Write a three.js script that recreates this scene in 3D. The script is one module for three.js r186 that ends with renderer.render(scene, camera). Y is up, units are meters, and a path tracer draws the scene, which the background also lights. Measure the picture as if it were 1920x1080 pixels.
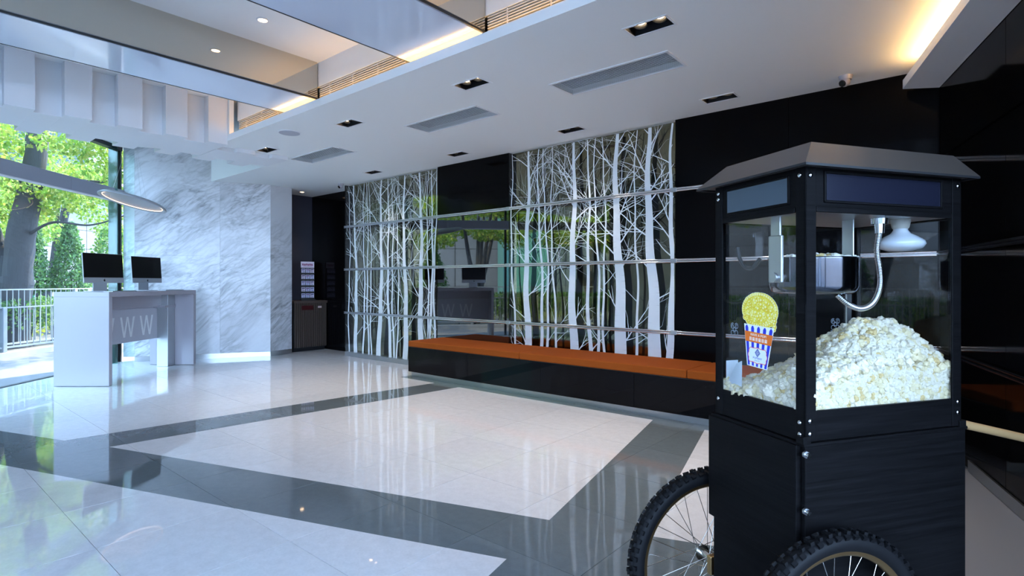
import * as THREE from 'three';
import { RoundedBoxGeometry } from 'three/addons/geometries/RoundedBoxGeometry.js';
import { mergeGeometries } from 'three/addons/utils/BufferGeometryUtils.js';
import { RectAreaLightUniformsLib } from 'three/addons/lights/RectAreaLightUniformsLib.js';
import { ImprovedNoise } from 'three/addons/math/ImprovedNoise.js';
import { TextGeometry } from 'three/addons/geometries/TextGeometry.js';
import { FontLoader } from 'three/addons/loaders/FontLoader.js';

// ---------------------------------------------------------------- camera, sky, sun, exposure
// World: x runs along the mirrored back wall, z points out of that wall into the lobby, y up, metres.
const scene = new THREE.Scene();
const YAW = THREE.MathUtils.degToRad(40.2);                       // the view is turned 40 degrees against the back wall
const camera = new THREE.PerspectiveCamera(2 * Math.atan(540 / 1040) * 180 / Math.PI, 16 / 9, 0.05, 300);
camera.position.set(0, 1.2, 0);
camera.rotation.set(0, YAW, 0);
camera.setViewOffset(1920, 1080, 0, 10, 1920, 1080);              // small lens shift, verticals stay vertical
scene.add(camera);
const renderer = new THREE.WebGLRenderer({ antialias: true });
renderer.toneMapping = THREE.LinearToneMapping;
renderer.toneMappingExposure = 2.25;
renderer.shadowMap.enabled = true;
RectAreaLightUniformsLib.init();

const noise = new ImprovedNoise();
function rng(seed) { let s = seed >>> 0; return () => { s = (s + 0x6D2B79F5) | 0; let t = Math.imul(s ^ (s >>> 15), 1 | s); t = (t + Math.imul(t ^ (t >>> 7), 61 | t)) ^ t; return ((t ^ (t >>> 14)) >>> 0) / 4294967296; }; }
{ // hazy bright summer sky
  const w = 256, h = 128, d = new Float32Array(w * h * 4);
  for (let j = 0; j < h; j++) for (let i = 0; i < w; i++) {
    const el = Math.max(0, (j + 0.5) / h - 0.5) * 2, a = i / w * Math.PI * 2;
    const c = 0.9 + 0.12 * noise.noise(Math.cos(a) * 2.2, el * 5, Math.sin(a) * 2.2);
    const t = Math.pow(el, 0.6), o = (j * w + i) * 4, L = 6.2;
    d[o] = L * c * (0.60 - 0.20 * t); d[o + 1] = L * c * (0.85 - 0.16 * t); d[o + 2] = L * c * (1.24 - 0.06 * t); d[o + 3] = 1;
  }
  const t = new THREE.DataTexture(d, w, h, THREE.RGBAFormat, THREE.FloatType);
  t.mapping = THREE.EquirectangularReflectionMapping; t.magFilter = THREE.LinearFilter; t.minFilter = THREE.LinearFilter; t.needsUpdate = true;
  scene.background = t;
}
const sun = new THREE.DirectionalLight(new THREE.Color().setRGB(1, 0.86, 0.56), 7.5);
sun.position.set(-20, 40, -30); sun.target.position.set(-10, 0, -2); sun.castShadow = true; sun.shadow.radius = 2;
Object.assign(sun.shadow.camera, { left: -30, right: 30, top: 30, bottom: -30, near: 1, far: 120 }); sun.shadow.mapSize.set(2048, 2048);
scene.add(sun, sun.target);

// ---------------------------------------------------------------- helpers
const names = {};
const numbered = n => { const k = names[n] = (names[n] ?? -1) + 1; return k ? `${n}_${String(k).padStart(3, '0')}` : n; };
const plan = (X, D) => new THREE.Vector3(X * Math.cos(YAW) - D * Math.sin(YAW), 0, -X * Math.sin(YAW) - D * Math.cos(YAW)); // survey metres: right of / ahead of the camera station
function mesh(name, geo, mat, parent) {
  const m = new THREE.Mesh(geo, mat); m.castShadow = m.receiveShadow = true;
  m.name = parent && parent !== scene ? name : numbered(name);
  (parent || scene).add(m); return m;
}
function thing(name, label, category, pos = [0, 0, 0], turn = 0, group) {
  const g = new THREE.Group(); g.name = numbered(name); g.position.set(...pos); g.rotation.y = turn; scene.add(g);
  g.userData = { label, category }; if (group) g.userData.group = group; return g;
}
function tag(o, label, category, group) { o.userData.label = label; o.userData.category = category; if (group) o.userData.group = group; return o; }
function struct(name, geo, mat, label) { const m = mesh(name, geo, mat); m.userData.kind = 'structure'; if (label) { m.userData.label = label; m.userData.category = name.split('_')[0]; } return m; }
const sub = (name, parent) => { const g = new THREE.Group(); g.name = name; parent.add(g); return g; };
function uvBox(g) { // texture coordinates in metres by the way each face points
  const p = g.attributes.position, n = g.attributes.normal, uv = new Float32Array(p.count * 2);
  for (let i = 0; i < p.count; i++) {
    const ax = Math.abs(n.getX(i)), ay = Math.abs(n.getY(i)), az = Math.abs(n.getZ(i));
    if (ay >= ax && ay >= az) { uv[2 * i] = p.getX(i); uv[2 * i + 1] = p.getZ(i); }
    else if (ax >= az) { uv[2 * i] = p.getZ(i); uv[2 * i + 1] = p.getY(i); }
    else { uv[2 * i] = p.getX(i); uv[2 * i + 1] = p.getY(i); }
  }
  g.setAttribute('uv', new THREE.BufferAttribute(uv, 2)); return g;
}
const B = (x0, x1, y0, y1, z0, z1) => uvBox(new THREE.BoxGeometry(x1 - x0, y1 - y0, z1 - z0).translate((x0 + x1) / 2, (y0 + y1) / 2, (z0 + z1) / 2));
const RB = (x0, x1, y0, y1, z0, z1, r = 0.004, s = 2) => uvBox(new RoundedBoxGeometry(x1 - x0, y1 - y0, z1 - z0, s, r).translate((x0 + x1) / 2, (y0 + y1) / 2, (z0 + z1) / 2));
const V = (x, y, z) => new THREE.Vector3(x, y, z);
function rod(a, b, r0, r1 = r0, seg = 8) {
  const d = b.clone().sub(a), g = new THREE.CylinderGeometry(r1, r0, d.length(), seg);
  g.applyQuaternion(new THREE.Quaternion().setFromUnitVectors(V(0, 1, 0), d.clone().normalize())); g.translate((a.x + b.x) / 2, (a.y + b.y) / 2, (a.z + b.z) / 2); return g;
}
const tube = (pts, r, n = 24, s = 8) => new THREE.TubeGeometry(new THREE.CatmullRomCurve3(pts), n, r, s);
const merge = list => mergeGeometries(list.map(g => { const q = g.index ? g.toNonIndexed() : g; for (const k of Object.keys(q.attributes)) if (!['position', 'normal', 'uv'].includes(k)) q.deleteAttribute(k); return q; }));
function slab(points, y0, y1, holes = []) { // a horizontal plate with plan outline [x, z] and openings [x0, x1, z0, z1]
  const s = new THREE.Shape(points.map(([x, z]) => new THREE.Vector2(x, -z)));
  for (const [x0, x1, z0, z1] of holes) s.holes.push(new THREE.Path([new THREE.Vector2(x0, -z0), new THREE.Vector2(x0, -z1), new THREE.Vector2(x1, -z1), new THREE.Vector2(x1, -z0)]));
  return uvBox(new THREE.ExtrudeGeometry(s, { depth: y1 - y0, bevelEnabled: false }).rotateX(-Math.PI / 2).translate(0, y0, 0));
}
function wallSeg([x0, z0], [x1, z1], y0, y1, t) { // an upright plate whose inner face runs from one plan point to the other; t = thickness to the left of that run
  const dx = x1 - x0, dz = z1 - z0, l = Math.hypot(dx, dz), nx = dz / l * t, nz = -dx / l * t;
  return slab([[x0, z0], [x1, z1], [x1 + nx, z1 + nz], [x0 + nx, z0 + nz]], y0, y1);
}
// ---------------------------------------------------------------- textures
function dataTex(n, f, srgb = true) {
  const d = new Uint8Array(n * n * 4);
  for (let j = 0; j < n; j++) for (let i = 0; i < n; i++) { const c = f(i / n, j / n), o = (j * n + i) * 4; for (let k = 0; k < 3; k++) d[o + k] = Math.max(0, Math.min(255, Math.round(255 * (Array.isArray(c) ? c[k] : c)))); d[o + 3] = 255; }
  const t = new THREE.DataTexture(d, n, n); t.wrapS = t.wrapT = THREE.RepeatWrapping; t.magFilter = THREE.LinearFilter; t.minFilter = THREE.LinearMipmapLinearFilter; t.generateMipmaps = true;
  if (srgb) t.colorSpace = THREE.SRGBColorSpace; t.needsUpdate = true; return t;
}
const per = (u, v, f, z = 0) => noise.noise(Math.cos(u * 6.2832) * f, Math.sin(u * 6.2832) * f + z, Math.cos(v * 6.2832) * f + 7.3 * Math.sin(v * 6.2832) * f / 7.3);
const fbm = (x, y, z, o = 4) => { let s = 0, a = 0.5; for (let k = 0; k < o; k++) { s += a * noise.noise(x, y, z + k * 9.1); x *= 2.03; y *= 2.03; a *= 0.5; } return s; };
function marbleTex(seed) {
  return dataTex(640, (u, v) => {
    const x = u * 3.2, y = v * 3.2, ca = Math.cos(0.55), sa = Math.sin(0.55);
    const a = x * ca + y * sa, b = -x * sa + y * ca;
    const wx = fbm(x * 1.3, y * 1.3, seed, 3) * 0.9, cloud = fbm(a * 0.7 + wx, b * 2.0 + wx, seed + 5, 5);
    const vein = Math.pow(1 - Math.min(1, Math.abs(fbm(a * 1.1 + wx * 0.8, b * 4.4 + wx * 1.0, seed + 20, 6)) * 4.2), 3.5);
    const vein2 = Math.pow(1 - Math.min(1, Math.abs(fbm(a * 2.2 + wx, b * 8.4 + wx * 1.2, seed + 40, 4)) * 4.0), 4);
    const vein3 = Math.pow(1 - Math.min(1, Math.abs(fbm(a * 4.4 + wx, b * 14 + wx * 3, seed + 80, 4)) * 4.0), 3);
    const mask = Math.max(0, Math.min(1, 0.6 + 1.7 * fbm(a * 0.6, b * 1.1, seed + 60, 3)));
    const k = 0.93 - 0.14 * Math.max(0, cloud) * 2 - 0.16 * vein * mask - 0.15 * vein2 * mask - 0.10 * vein3 * mask;
    return [k * 0.985, k * 0.99, k * 1.0];
  });
}
const grain = dataTex(512, (u, v) => 0.55 + 0.5 * fbm(u * 4, v * 90, 3, 3) + 0.3 * fbm(u * 12, v * 240, 8, 2), false);
const grainDark = dataTex(512, (u, v) => { const k = 0.075 + 0.04 * fbm(u * 3, v * 60, 13, 3) + 0.035 * fbm(u * 9, v * 200, 18, 2); return [k * 1.02, k * 0.98, k]; });
const weave = dataTex(256, (u, v) => 0.5 + 0.25 * Math.sin(u * 6.2832 * 24) * Math.sin(v * 6.2832 * 24) + 0.5 * fbm(u * 30, v * 30, 4, 2), false);
const mottled = dataTex(512, (u, v) => { const k = 0.5 + 0.10 * fbm(u * 6, v * 6, 2, 5) + 0.08 * fbm(u * 40, v * 40, 9, 2); return k * 2 - 0.5; }, false);
const rep = (t, x, y = x) => { const c = t.clone(); c.repeat.set(x, y); c.needsUpdate = true; return c; };
const speckle = dataTex(512, (u, v) => { const k = 0.94 + 0.05 * fbm(u * 20, v * 20, 5, 4) + 0.04 * fbm(u * 90, v * 90, 3, 2); return [k, k, k * 1.0]; });
// ---------------------------------------------------------------- materials
const lin = (r, g, b) => new THREE.Color().setRGB(r, g, b);
const std = (c, roughness = 0.6, o = {}) => new THREE.MeshStandardMaterial({ color: Array.isArray(c) ? lin(...c) : c, roughness, ...o });
const phy = (c, roughness = 0.6, o = {}) => new THREE.MeshPhysicalMaterial({ color: Array.isArray(c) ? lin(...c) : c, roughness, ...o });
const M = {
  ceiling: std([0.86, 0.88, 0.88], 0.75, { bumpMap: rep(mottled, 2), bumpScale: 0.0004 }),
  white: std([0.80, 0.81, 0.83], 0.5),
  gloss: phy([0.38, 0.36, 0.40], 0.3, { clearcoat: 0.3, clearcoatRoughness: 0.15 }),
  tileWhite: [0, 1, 2].map(i => phy([0.76 + 0.015 * i, 0.755 + 0.015 * i, 0.77 + 0.015 * i], 0.025, { map: rep(speckle, 0.9), ior: 1.55 })),
  tileGrey: [0, 1, 2].map(i => phy([0.150 + 0.008 * i, 0.178 + 0.008 * i, 0.190 + 0.009 * i], 0.035, { map: rep(speckle, 1.2), ior: 1.55 })),
  grout: std([0.16, 0.16, 0.17], 0.9),
  blackGlass: phy([0.004, 0.004, 0.005], 0.02, { ior: 2.3 }),
  blackPanel: phy([0.0025, 0.0025, 0.003], 0.08, { ior: 1.25, specularIntensity: 0.5 }),
  bronze: phy([0.21, 0.195, 0.115], 0.015, { metalness: 1 }),
  mirror: phy([0.62, 0.58, 0.50], 0.02, { metalness: 1 }),
  ink: std([0.86, 0.87, 0.88], 0.65, { side: THREE.DoubleSide }),
  pane: phy([0.97, 0.98, 0.98], 0.0, { transmission: 1, thickness: 0, ior: 1.45, side: THREE.DoubleSide }),
  paneGreen: phy([0.90, 0.96, 0.94], 0.0, { transmission: 1, thickness: 0, ior: 1.5, side: THREE.DoubleSide }),
  steel: std([0.46, 0.47, 0.48], 0.34, { metalness: 1 }),
  chrome: std([0.75, 0.76, 0.78], 0.12, { metalness: 1 }),
  brushed: std([0.46, 0.47, 0.48], 0.35, { metalness: 1, bumpMap: rep(grain, 1, 3), bumpScale: 0.0002 }),
  smoked: std([0.16, 0.17, 0.20], 0.25, { metalness: 1 }),
  dark: std([0.012, 0.012, 0.014], 0.5),
  darkMetal: std([0.03, 0.035, 0.04], 0.4, { metalness: 0.5 }),
  marble: [0, 1, 2].map(i => phy([0.84, 0.83, 0.84], 0.22, { map: marbleTex(3 + i * 31) })),
  louvre: std([0.72, 0.70, 0.66], 0.5),
  led: std([1, 0.8, 0.5], 0.5, { emissive: lin(1, 0.58, 0.2), emissiveIntensity: 2.5 }),
  lamp: std([1, 0.9, 0.8], 0.5, { emissive: lin(1, 0.7, 0.42), emissiveIntensity: 6 }),
  lacquer: phy([0.74, 0.81, 0.95], 0.2, { clearcoat: 1, clearcoatRoughness: 0.06 }),
  cushion: phy([0.36, 0.078, 0.010], 0.9, { specularIntensity: 0.25,  bumpMap: rep(weave, 14), bumpScale: 0.002 }),
  cart: phy([0.9, 0.9, 0.95], 0.42, { map: rep(grainDark, 1, 1.4), bumpMap: rep(grain, 1, 1.4), bumpScale: 0.0003, ior: 1.4, specularIntensity: 0.14 }),
  slat: std([0.075, 0.05, 0.04], 0.5, { bumpMap: rep(grain, 2), bumpScale: 0.0004 }),
  rubber: phy([0.004, 0.004, 0.005], 0.6, { specularIntensity: 0.4 }),
  gold: std([0.55, 0.36, 0.17], 0.3, { metalness: 1 }),
  spoke: std([0.62, 0.60, 0.56], 0.25, { metalness: 1 }),
  handle: std([0.50, 0.31, 0.14], 0.45, { bumpMap: rep(grain, 2), bumpScale: 0.0003 }),
  screen: phy([0.002, 0.002, 0.002], 0.5, { ior: 1.3 }),
  alu: std([0.50, 0.52, 0.56], 0.4, { metalness: 0.6 }),
};
const FL = 2.8, UP = 3.26;                                        // low and high ceiling
const RW0 = [-0.235, -5.2], RWd = [0.2822, 0.9594];               // right wall: start at the corner, direction towards the lobby's near end
const rw = (t, off = 0) => [RW0[0] + RWd[0] * t - RWd[1] * off, RW0[1] + RWd[1] * t + RWd[0] * off]; // t along, off out into the room
const NEAR = 4.5;                                                 // z of the near end behind the camera
const FTURN = YAW + THREE.MathUtils.degToRad(4);                  // glass front
const F0 = plan(-5.8, 6.3);
const fac = (s, off = 0) => { const c = Math.cos(FTURN), n = Math.sin(FTURN); return [F0.x - n * s + c * off, F0.z - c * s - n * off]; }; // s ahead along the glass front, off into the room
const facS = z => (F0.z - z) / Math.cos(FTURN);

// ---------------------------------------------------------------- floor: tiles clipped by the pattern
const clip = (P, Q) => { // both convex, counter-clockwise in (x, z) as cross > 0
  let out = P;
  for (let i = 0; i < Q.length && out.length; i++) out = half(out, Q[i], Q[(i + 1) % Q.length], 1);
  return out;
};
function half(P, a, b, s) {
  const f = p => s * ((b[0] - a[0]) * (p[1] - a[1]) - (b[1] - a[1]) * (p[0] - a[0])), out = [];
  for (let i = 0; i < P.length; i++) {
    const p = P[i], q = P[(i + 1) % P.length], fp = f(p), fq = f(q);
    if (fp >= 0) out.push(p);
    if ((fp > 0 && fq < 0) || (fp < 0 && fq > 0)) { const t = fp / (fp - fq); out.push([p[0] + (q[0] - p[0]) * t, p[1] + (q[1] - p[1]) * t]); }
  }
  return out;
}
const areaOf = P => { let s = 0; for (let i = 0; i < P.length; i++) { const p = P[i], q = P[(i + 1) % P.length]; s += p[0] * q[1] - q[0] * p[1]; } return s / 2; };
const ccw = P => areaOf(P) < 0 ? P.slice().reverse() : P;
function minus(P, Q) { const out = []; let rest = P; for (let i = 0; i < Q.length && rest.length; i++) { const a = Q[i], b = Q[(i + 1) % Q.length], o = half(rest, a, b, -1); if (o.length > 2 && Math.abs(areaOf(o)) > 1e-5) out.push(o); rest = half(rest, a, b, 1); } return out; }
{
  const d1 = [0.941, -0.338], far = -4.47;                                          // the band direction across the lobby
  const zones = [
    [[-4.862, -1.196], [-4.578, far], [-2.19, far - 0.03], [-1.666, -2.264]],
    [[-1.573, -1.825], [-1.573 - d1[0] * 9, -1.825 - d1[1] * 9], [-9, 6], [0.2, 6]],
    [[-5.322, -1.022], [-4.992, far], [-10.5, far], [-10.5, 0.84]],
    [[-1.212, -2.423], [-1.72, far], [1.5, far], [1.5, -2.423 - 0.36 * 2.712]],
  ].map(ccw);
  const zones2 = [...zones, ccw([[-10.5, far + 0.001], [-5.63, far + 0.001], [-5.63, -5.7], [-10.5, -5.7]])];
  const room = ccw([fac(2.12, 0.0), [-9.9, -5.6], [-0.2, -5.6], rw(0), rw(9.9), [2.6, NEAR], fac(facS(NEAR))]);
  const base = struct('floor', slab(room, -0.06, -0.004), M.grout, 'polished white and grey tiled lobby floor');
  const prism = P => {
    const pos = [], nor = [], uv = [], q = (a, n) => { pos.push(...a); nor.push(...n); uv.push(a[0], a[2]); }, n = P.length;
    for (let i = 1; i < n - 1; i++) for (const p of [P[0], P[i + 1], P[i]]) q([p[0], 0, p[1]], [0, 1, 0]);
    for (let i = 0; i < n; i++) { const a = P[i], b = P[(i + 1) % n], l = Math.hypot(b[0] - a[0], b[1] - a[1]) || 1, nn = [(b[1] - a[1]) / l, 0, -(b[0] - a[0]) / l]; for (const [p, y] of [[a, 0], [b, 0], [b, -0.004], [a, 0], [b, -0.004], [a, -0.004]]) q([p[0], y, p[1]], nn); }
    const g = new THREE.BufferGeometry(); g.setAttribute('position', new THREE.Float32BufferAttribute(pos, 3)); g.setAttribute('normal', new THREE.Float32BufferAttribute(nor, 3)); g.setAttribute('uv', new THREE.Float32BufferAttribute(uv, 2)); return g;
  };
  const T = 0.6, gap = 0.0011, R = rng(5), list = [];
  for (let i = -14; i < 10; i++) for (let j = -8; j < 11; j++) {
    const x0 = -2.45 + i * T + gap, z0 = -1.3 + j * T + gap, x1 = x0 + T - 2 * gap, z1 = z0 + T - 2 * gap;
    const cell = clip(ccw([[x0, z0], [x1, z0], [x1, z1], [x0, z1]]), room);
    if (cell.length < 3 || Math.abs(areaOf(cell)) < 1e-4) continue;
    const k = Math.floor(R() * 3); let grey = [cell];
    for (const Z of zones2) { const w = clip(cell, Z); if (w.length > 2 && Math.abs(areaOf(w)) > 1e-4) list.push([w, M.tileWhite[k]]); grey = grey.flatMap(g => minus(g, Z)); }
    for (const g of grey) if (Math.abs(areaOf(g)) > 1e-4) list.push([g, M.tileGrey[k]]);
  }
  const size = P => { const cx = P.reduce((s, p) => s + p[0], 0) / P.length, cz = P.reduce((s, p) => s + p[1], 0) / P.length, D = -cx * Math.sin(YAW) - cz * Math.cos(YAW), X = cx * Math.cos(YAW) - cz * Math.sin(YAW); return D > 0.8 && Math.abs(X) < D * 1.0 + 0.5 ? Math.abs(areaOf(P)) / D ** 3 : 0; };
  list.sort((a, b) => size(b[0]) - size(a[0]));
  const rest = new Map();
  list.forEach(([P, m], i) => { if (i < 300 && size(P) > 0) mesh('tile', prism(P), m, base); else rest.set(m, [...(rest.get(m) || []), prism(P)]); });
  for (const [m, gs] of rest) mesh('further_tiles', merge(gs), m, base).userData.kind = 'stuff';
}
// ---------------------------------------------------------------- walls
// back wall with black glass panels, in rows split by the rails
const ROWS = [[0.075, 0.695], [0.725, 1.4], [1.43, 2.095], [2.125, FL]];
const backWall = struct('wall_back', merge([B(-7.999, -0.1, 0, 3.5, -5.7, -5.36), B(-7.999, -7.985, 0, FL, -5.359, -5.2)]), M.blackPanel, 'glossy black back wall of the lobby');
for (const [x0, x1, n] of [[-5.745, -4.445, 1], [-2.295, -0.24, 2]]) for (let c = 0; c < n; c++) ROWS.forEach(([y0, y1], r) => {
  const a = x0 + (x1 - x0) * c / n, b = x0 + (x1 - x0) * (c + 1) / n;
  mesh('wall_panel', B(a + 0.0015, b - 0.0015, y0, y1, -5.36, -5.2), r === 3 || x0 > -3 ? M.blackPanel : M.blackGlass, backWall);
});
struct('wall_corner', B(-9.75, -8, 0, 3.5, -5.75, -5.51), M.blackPanel, 'black wall beside the brochure corner');
const rightWall = struct('wall_right', slab([rw(-0.02, -0.01), rw(3.6, -0.01), rw(3.6, -0.3), rw(-0.02, -0.3)], 0, 3.5), M.blackPanel, 'glossy black side wall beside the popcorn cart');
for (let c = 0; c < 3; c++) ROWS.forEach(([y0, y1], r) => mesh('wall_panel', slab([rw(0.01 + c * 1.195, 0), rw(c * 1.195 + 1.2, 0), rw(c * 1.195 + 1.2, -0.01), rw(0.01 + c * 1.195, -0.01)], y0, y1), M.blackPanel, rightWall));
{ const s = struct('baseboard_right', slab([rw(0.65, 0.012), rw(3.59, 0.012), rw(3.59, 0), rw(0.65, 0)], 0, 0.072), M.steel); s.userData.label = 'steel skirting along the black side wall'; }
{ const s = struct('baseboard_back', merge([B(-7.985, -5.6, 0, 0.072, -5.28, -5.19)]), M.steel); s.userData.label = 'steel skirting under the tree mirror'; }
// marble wall by the glass front
const MA = [-9.83, -2.66], MJ = [-9.235, -3.74], MC = [-8.885, -4.385], MD = [-8.95, -4.79];
{
  const w = struct('wall_marble', merge([slab([[-9.87, -2.78], [-9.28, -3.77], [-8.95, -4.40], [-9.3, -4.45], [-10.1, -2.8]], 0.075, UP + 0.05), B(-9.7, -9.2, 0, FL + 0.1, -4.79, -4.5)]), M.grout, 'grey veined white marble wall');
  const piece = (a, b, y0, y1, m, o) => { const l = Math.hypot(b[0] - a[0], b[1] - a[1]), g = B(0.0008, l - 0.0008, y0, y1, -0.02, 0), uv = g.attributes.uv; for (let i = 0; i < uv.count; i++) uv.setXY(i, (uv.getX(i) + o) / 3.2, (uv.getY(i) + o * 0.7) / 3.2); const p = mesh('marble_slab', g, m, w); p.position.set(a[0], 0, a[1]); p.rotation.y = Math.atan2(-(b[1] - a[1]), b[0] - a[0]); return p; };
  // faces look towards the lobby: each run goes from left to right as seen from inside
  const ML = [-9.84, -2.62], MK = [-9.80, -2.73];
  for (const [a, b, top, i, o] of [[MK, MJ, UP, 0, 0.2], [MJ, MC, FL, 1, 1.3], [MC, MD, FL, 2, 2.2], [[-9.93, -2.62], MK, UP, 2, 0.7]]) { piece(a, b, 0.075, 1.62, M.marble[i], o); piece(a, b, 1.6216, top, M.marble[i], o); }
  const sk = (a, b) => { const l = Math.hypot(b[0] - a[0], b[1] - a[1]), p = mesh('skirting', B(0, l, 0, 0.072, -0.02, 0.004), M.steel, w); p.position.set(a[0], 0, a[1]); p.rotation.y = Math.atan2(-(b[1] - a[1]), b[0] - a[0]); };
  sk(MK, MJ); sk(MJ, MC); sk(MC, MD);
}
struct('wall_niche', B(-9.75, -9.55, 0, FL + 0.1, -5.55, -4.75), phy([0.05, 0.05, 0.07], 0.3), 'dark satin wall behind the brochure rack');
// solid wall left of the glass front and near end with a wide window behind the camera
struct('wall_left', slab([fac(-2.75), fac(facS(NEAR) - 0.3), fac(facS(NEAR) - 0.3, -0.3), fac(-2.75, -0.3)], 0, 3.5), std([0.35, 0.34, 0.33], 0.6), 'plain wall beside the glass front');
const nearX0 = fac(facS(NEAR))[0] - 0.4;
struct('wall_near', merge([B(nearX0, -1.2, 0, 3.5, NEAR, NEAR + 0.25), B(2.7, 3.3, 0, 3.5, NEAR, NEAR + 0.25), B(-1.2, 2.7, 3.2, 3.5, NEAR, NEAR + 0.25)]), M.white, 'white wall around the wide window');
{
  const w = struct('window_1', merge([-1.2, 0.08, 1.36, 2.64].map(x => B(x, x + 0.06, 0, 3.2, NEAR + 0.05, NEAR + 0.13)).concat([B(-1.2, 2.7, 0, 0.08, NEAR + 0.05, NEAR + 0.13), B(-1.2, 2.7, 3.12, 3.2, NEAR + 0.05, NEAR + 0.13)])), M.darkMetal, 'wide street window opposite the mirrored wall');
  for (const x of [-1.14, 0.14, 1.42]) { const p = mesh('pane', new THREE.PlaneGeometry(1.22, 3.04), M.pane, w); p.position.set(x + 0.61, 1.6, NEAR + 0.09); }
}
{ // street window to the right of the camera
  const p = rw(3.6), g = new THREE.Group(); g.name = 'window_3'; g.position.set(p[0], 0, p[1]); g.rotation.y = Math.atan2(RWd[0], RWd[1]); scene.add(g); g.userData = { kind: 'structure', label: 'street window beside the camera', category: 'window' };
  const L = 6.3; for (const z of [0.03, 2.05, 4.1, L - 0.03]) mesh('mullion', B(0, 0.1, 0, UP, z - 0.03, z + 0.03), M.darkMetal, g);
  mesh('head_frame', B(0, 0.1, UP - 0.08, UP + 0.25, 0, L), M.darkMetal, g); mesh('sill_frame', B(0, 0.1, 0, 0.08, 0, L), M.darkMetal, g);
  for (const [a, b] of [[0.06, 2.02], [2.08, 4.07], [4.13, L - 0.06]]) { const q = mesh('pane', new THREE.PlaneGeometry(b - a, UP - 0.16), M.pane, g); q.rotation.y = Math.PI / 2; q.position.set(0.05, UP / 2, (a + b) / 2); }
}
// glass front towards the street
{
  const g = new THREE.Group(); g.name = 'window_2'; g.position.copy(F0); g.rotation.y = FTURN; scene.add(g); g.userData = { kind: 'structure', label: 'tall glass street front with a grey transom beam', category: 'window' };
  const frame = M.darkMetal, dim = std([0.33, 0.34, 0.40], 0.45);
  for (const [z, w] of [[-2.02, 0.05], [-2.13, 0.03], [0.32, 0.05], [2.72, 0.08]]) mesh('mullion', B(-0.09, 0.01, 0, UP, z - w / 2, z + w / 2), frame, g);
  mesh('glass_fin', B(-0.02, 0.10, 0, UP, -1.905, -1.885), phy([0.55, 0.78, 0.72], 0.05, { transmission: 1, thickness: 0 }), g);
  for (const [z0, z1, j] of [[-2.15, -1.0, 0], [-1.0, 0.9, 1], [0.9, 2.75, 2]]) mesh('transom_panel', RB(-0.07, 0.07, 2.42, 2.60, z0 + 0.0015, z1 - 0.0015, 0.003, 1), dim, g);
  mesh('transom_edge', B(0.02, 0.075, 2.405, 2.42, -2.15, 2.75), M.white, g);
  mesh('head_frame', B(-0.08, 0.02, UP - 0.06, UP, -2.15, 2.75), frame, g);
  mesh('threshold', B(-0.06, 0.0, -0.003, 0.006, -2.15, 2.75), M.dark, g);
  for (const [z0, z1] of [[-1.99, 0.29], [0.35, 2.68]]) for (const [y0, y1] of [[0.01, 2.42], [2.6, UP - 0.06]]) {
    const p = mesh('pane', new THREE.PlaneGeometry(z1 - z0, y1 - y0), M.paneGreen, g); p.rotation.y = Math.PI / 2; p.position.set(-0.03, (y0 + y1) / 2, (z0 + z1) / 2);
  }
}
// ---------------------------------------------------------------- ceilings
const LZ = -2.71;                                                 // edge of the low ceiling
const twins = [], vents = [];
for (const x of [-1.58, -3.13, -4.84, -6.57]) twins.push([x, -3.2]);
for (const x of [-1.73, -3.28, -4.97, -6.72]) twins.push([x, -4.84]);
twins.push([0.0, -3.3]);
for (const x of [-2.155, -3.985, -6.32]) vents.push([x, -3.78]);
{
  const holes = [...twins.map(([x, z]) => [x - 0.135, x + 0.135, z - 0.07, z + 0.07]), ...vents.map(([x, z]) => [x - 0.49, x + 0.49, z - 0.155, z + 0.155])];
  const low = struct('ceiling_low', merge([
    slab([[-9.75, -5.75], [0.2, -5.75], rw(2.6, -0.2), [rw(2.6)[0], LZ], [-7.55, LZ], [-7.55, -3.63], [-9.8, -3.63]], FL, FL + 0.05, holes),
    B(-6.45, 0.70, FL + 0.05, FL + 0.07, LZ - 0.02, LZ),                       // lip of the light trough
    B(-6.45, 0.70, FL + 0.236, UP, LZ - 0.11, LZ - 0.09),                // upstand above the grilles
    B(-6.45, 0.70, FL + 0.05, FL + 0.062, LZ - 0.13, LZ - 0.085),
    B(-9.6, -7.5, FL + 0.05, UP, -3.68, -3.63), B(-7.55, -6.45, FL + 0.05, UP, LZ - 0.05, LZ),
  ]), M.ceiling, 'low white ceiling with vents and twin downlights');
  struct('ceiling_high', merge([slab([fac(2.4, -0.12), [-10.3, -5.8], [3.2, -5.8], [3.4, 4.78], fac(facS(4.78), -0.12)], UP + 0.06, UP + 0.2), slab([fac(2.3, -0.1), [-9.6, -3.75], [0.8, -2.86], [3.0, 4.75], fac(facS(4.75), -0.1)], UP, UP + 0.06)]), M.ceiling, 'upper white ceiling between the mirrored beams');
}
struct('wall_upper', slab([fac(2.4, -0.12), [-10.3, -5.8], [3.2, -5.8], [3.4, 4.78], fac(facS(4.78), -0.12)], UP + 0.201, 13), std([0.4, 0.4, 0.4], 0.8), 'upper storeys of the hotel above the lobby');
// warm light trough behind the lip
{
  const t = thing('cove_light', 'warm light strip in the trough along the low ceiling edge', 'strip light', [0, 0, 0]);
  mesh('strip', B(-6.4, 0.4, FL + 0.0505, FL + 0.056, LZ - 0.065, LZ - 0.035), M.led, t);
  const L = new THREE.RectAreaLight(lin(1, 0.52, 0.15), 3.0, 6.8, 0.03); L.position.set(-3.0, FL + 0.066, LZ - 0.055); L.rotation.x = Math.PI / 2 + 0.6; L.name = 'cove_glow'; t.add(L);
}
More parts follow.
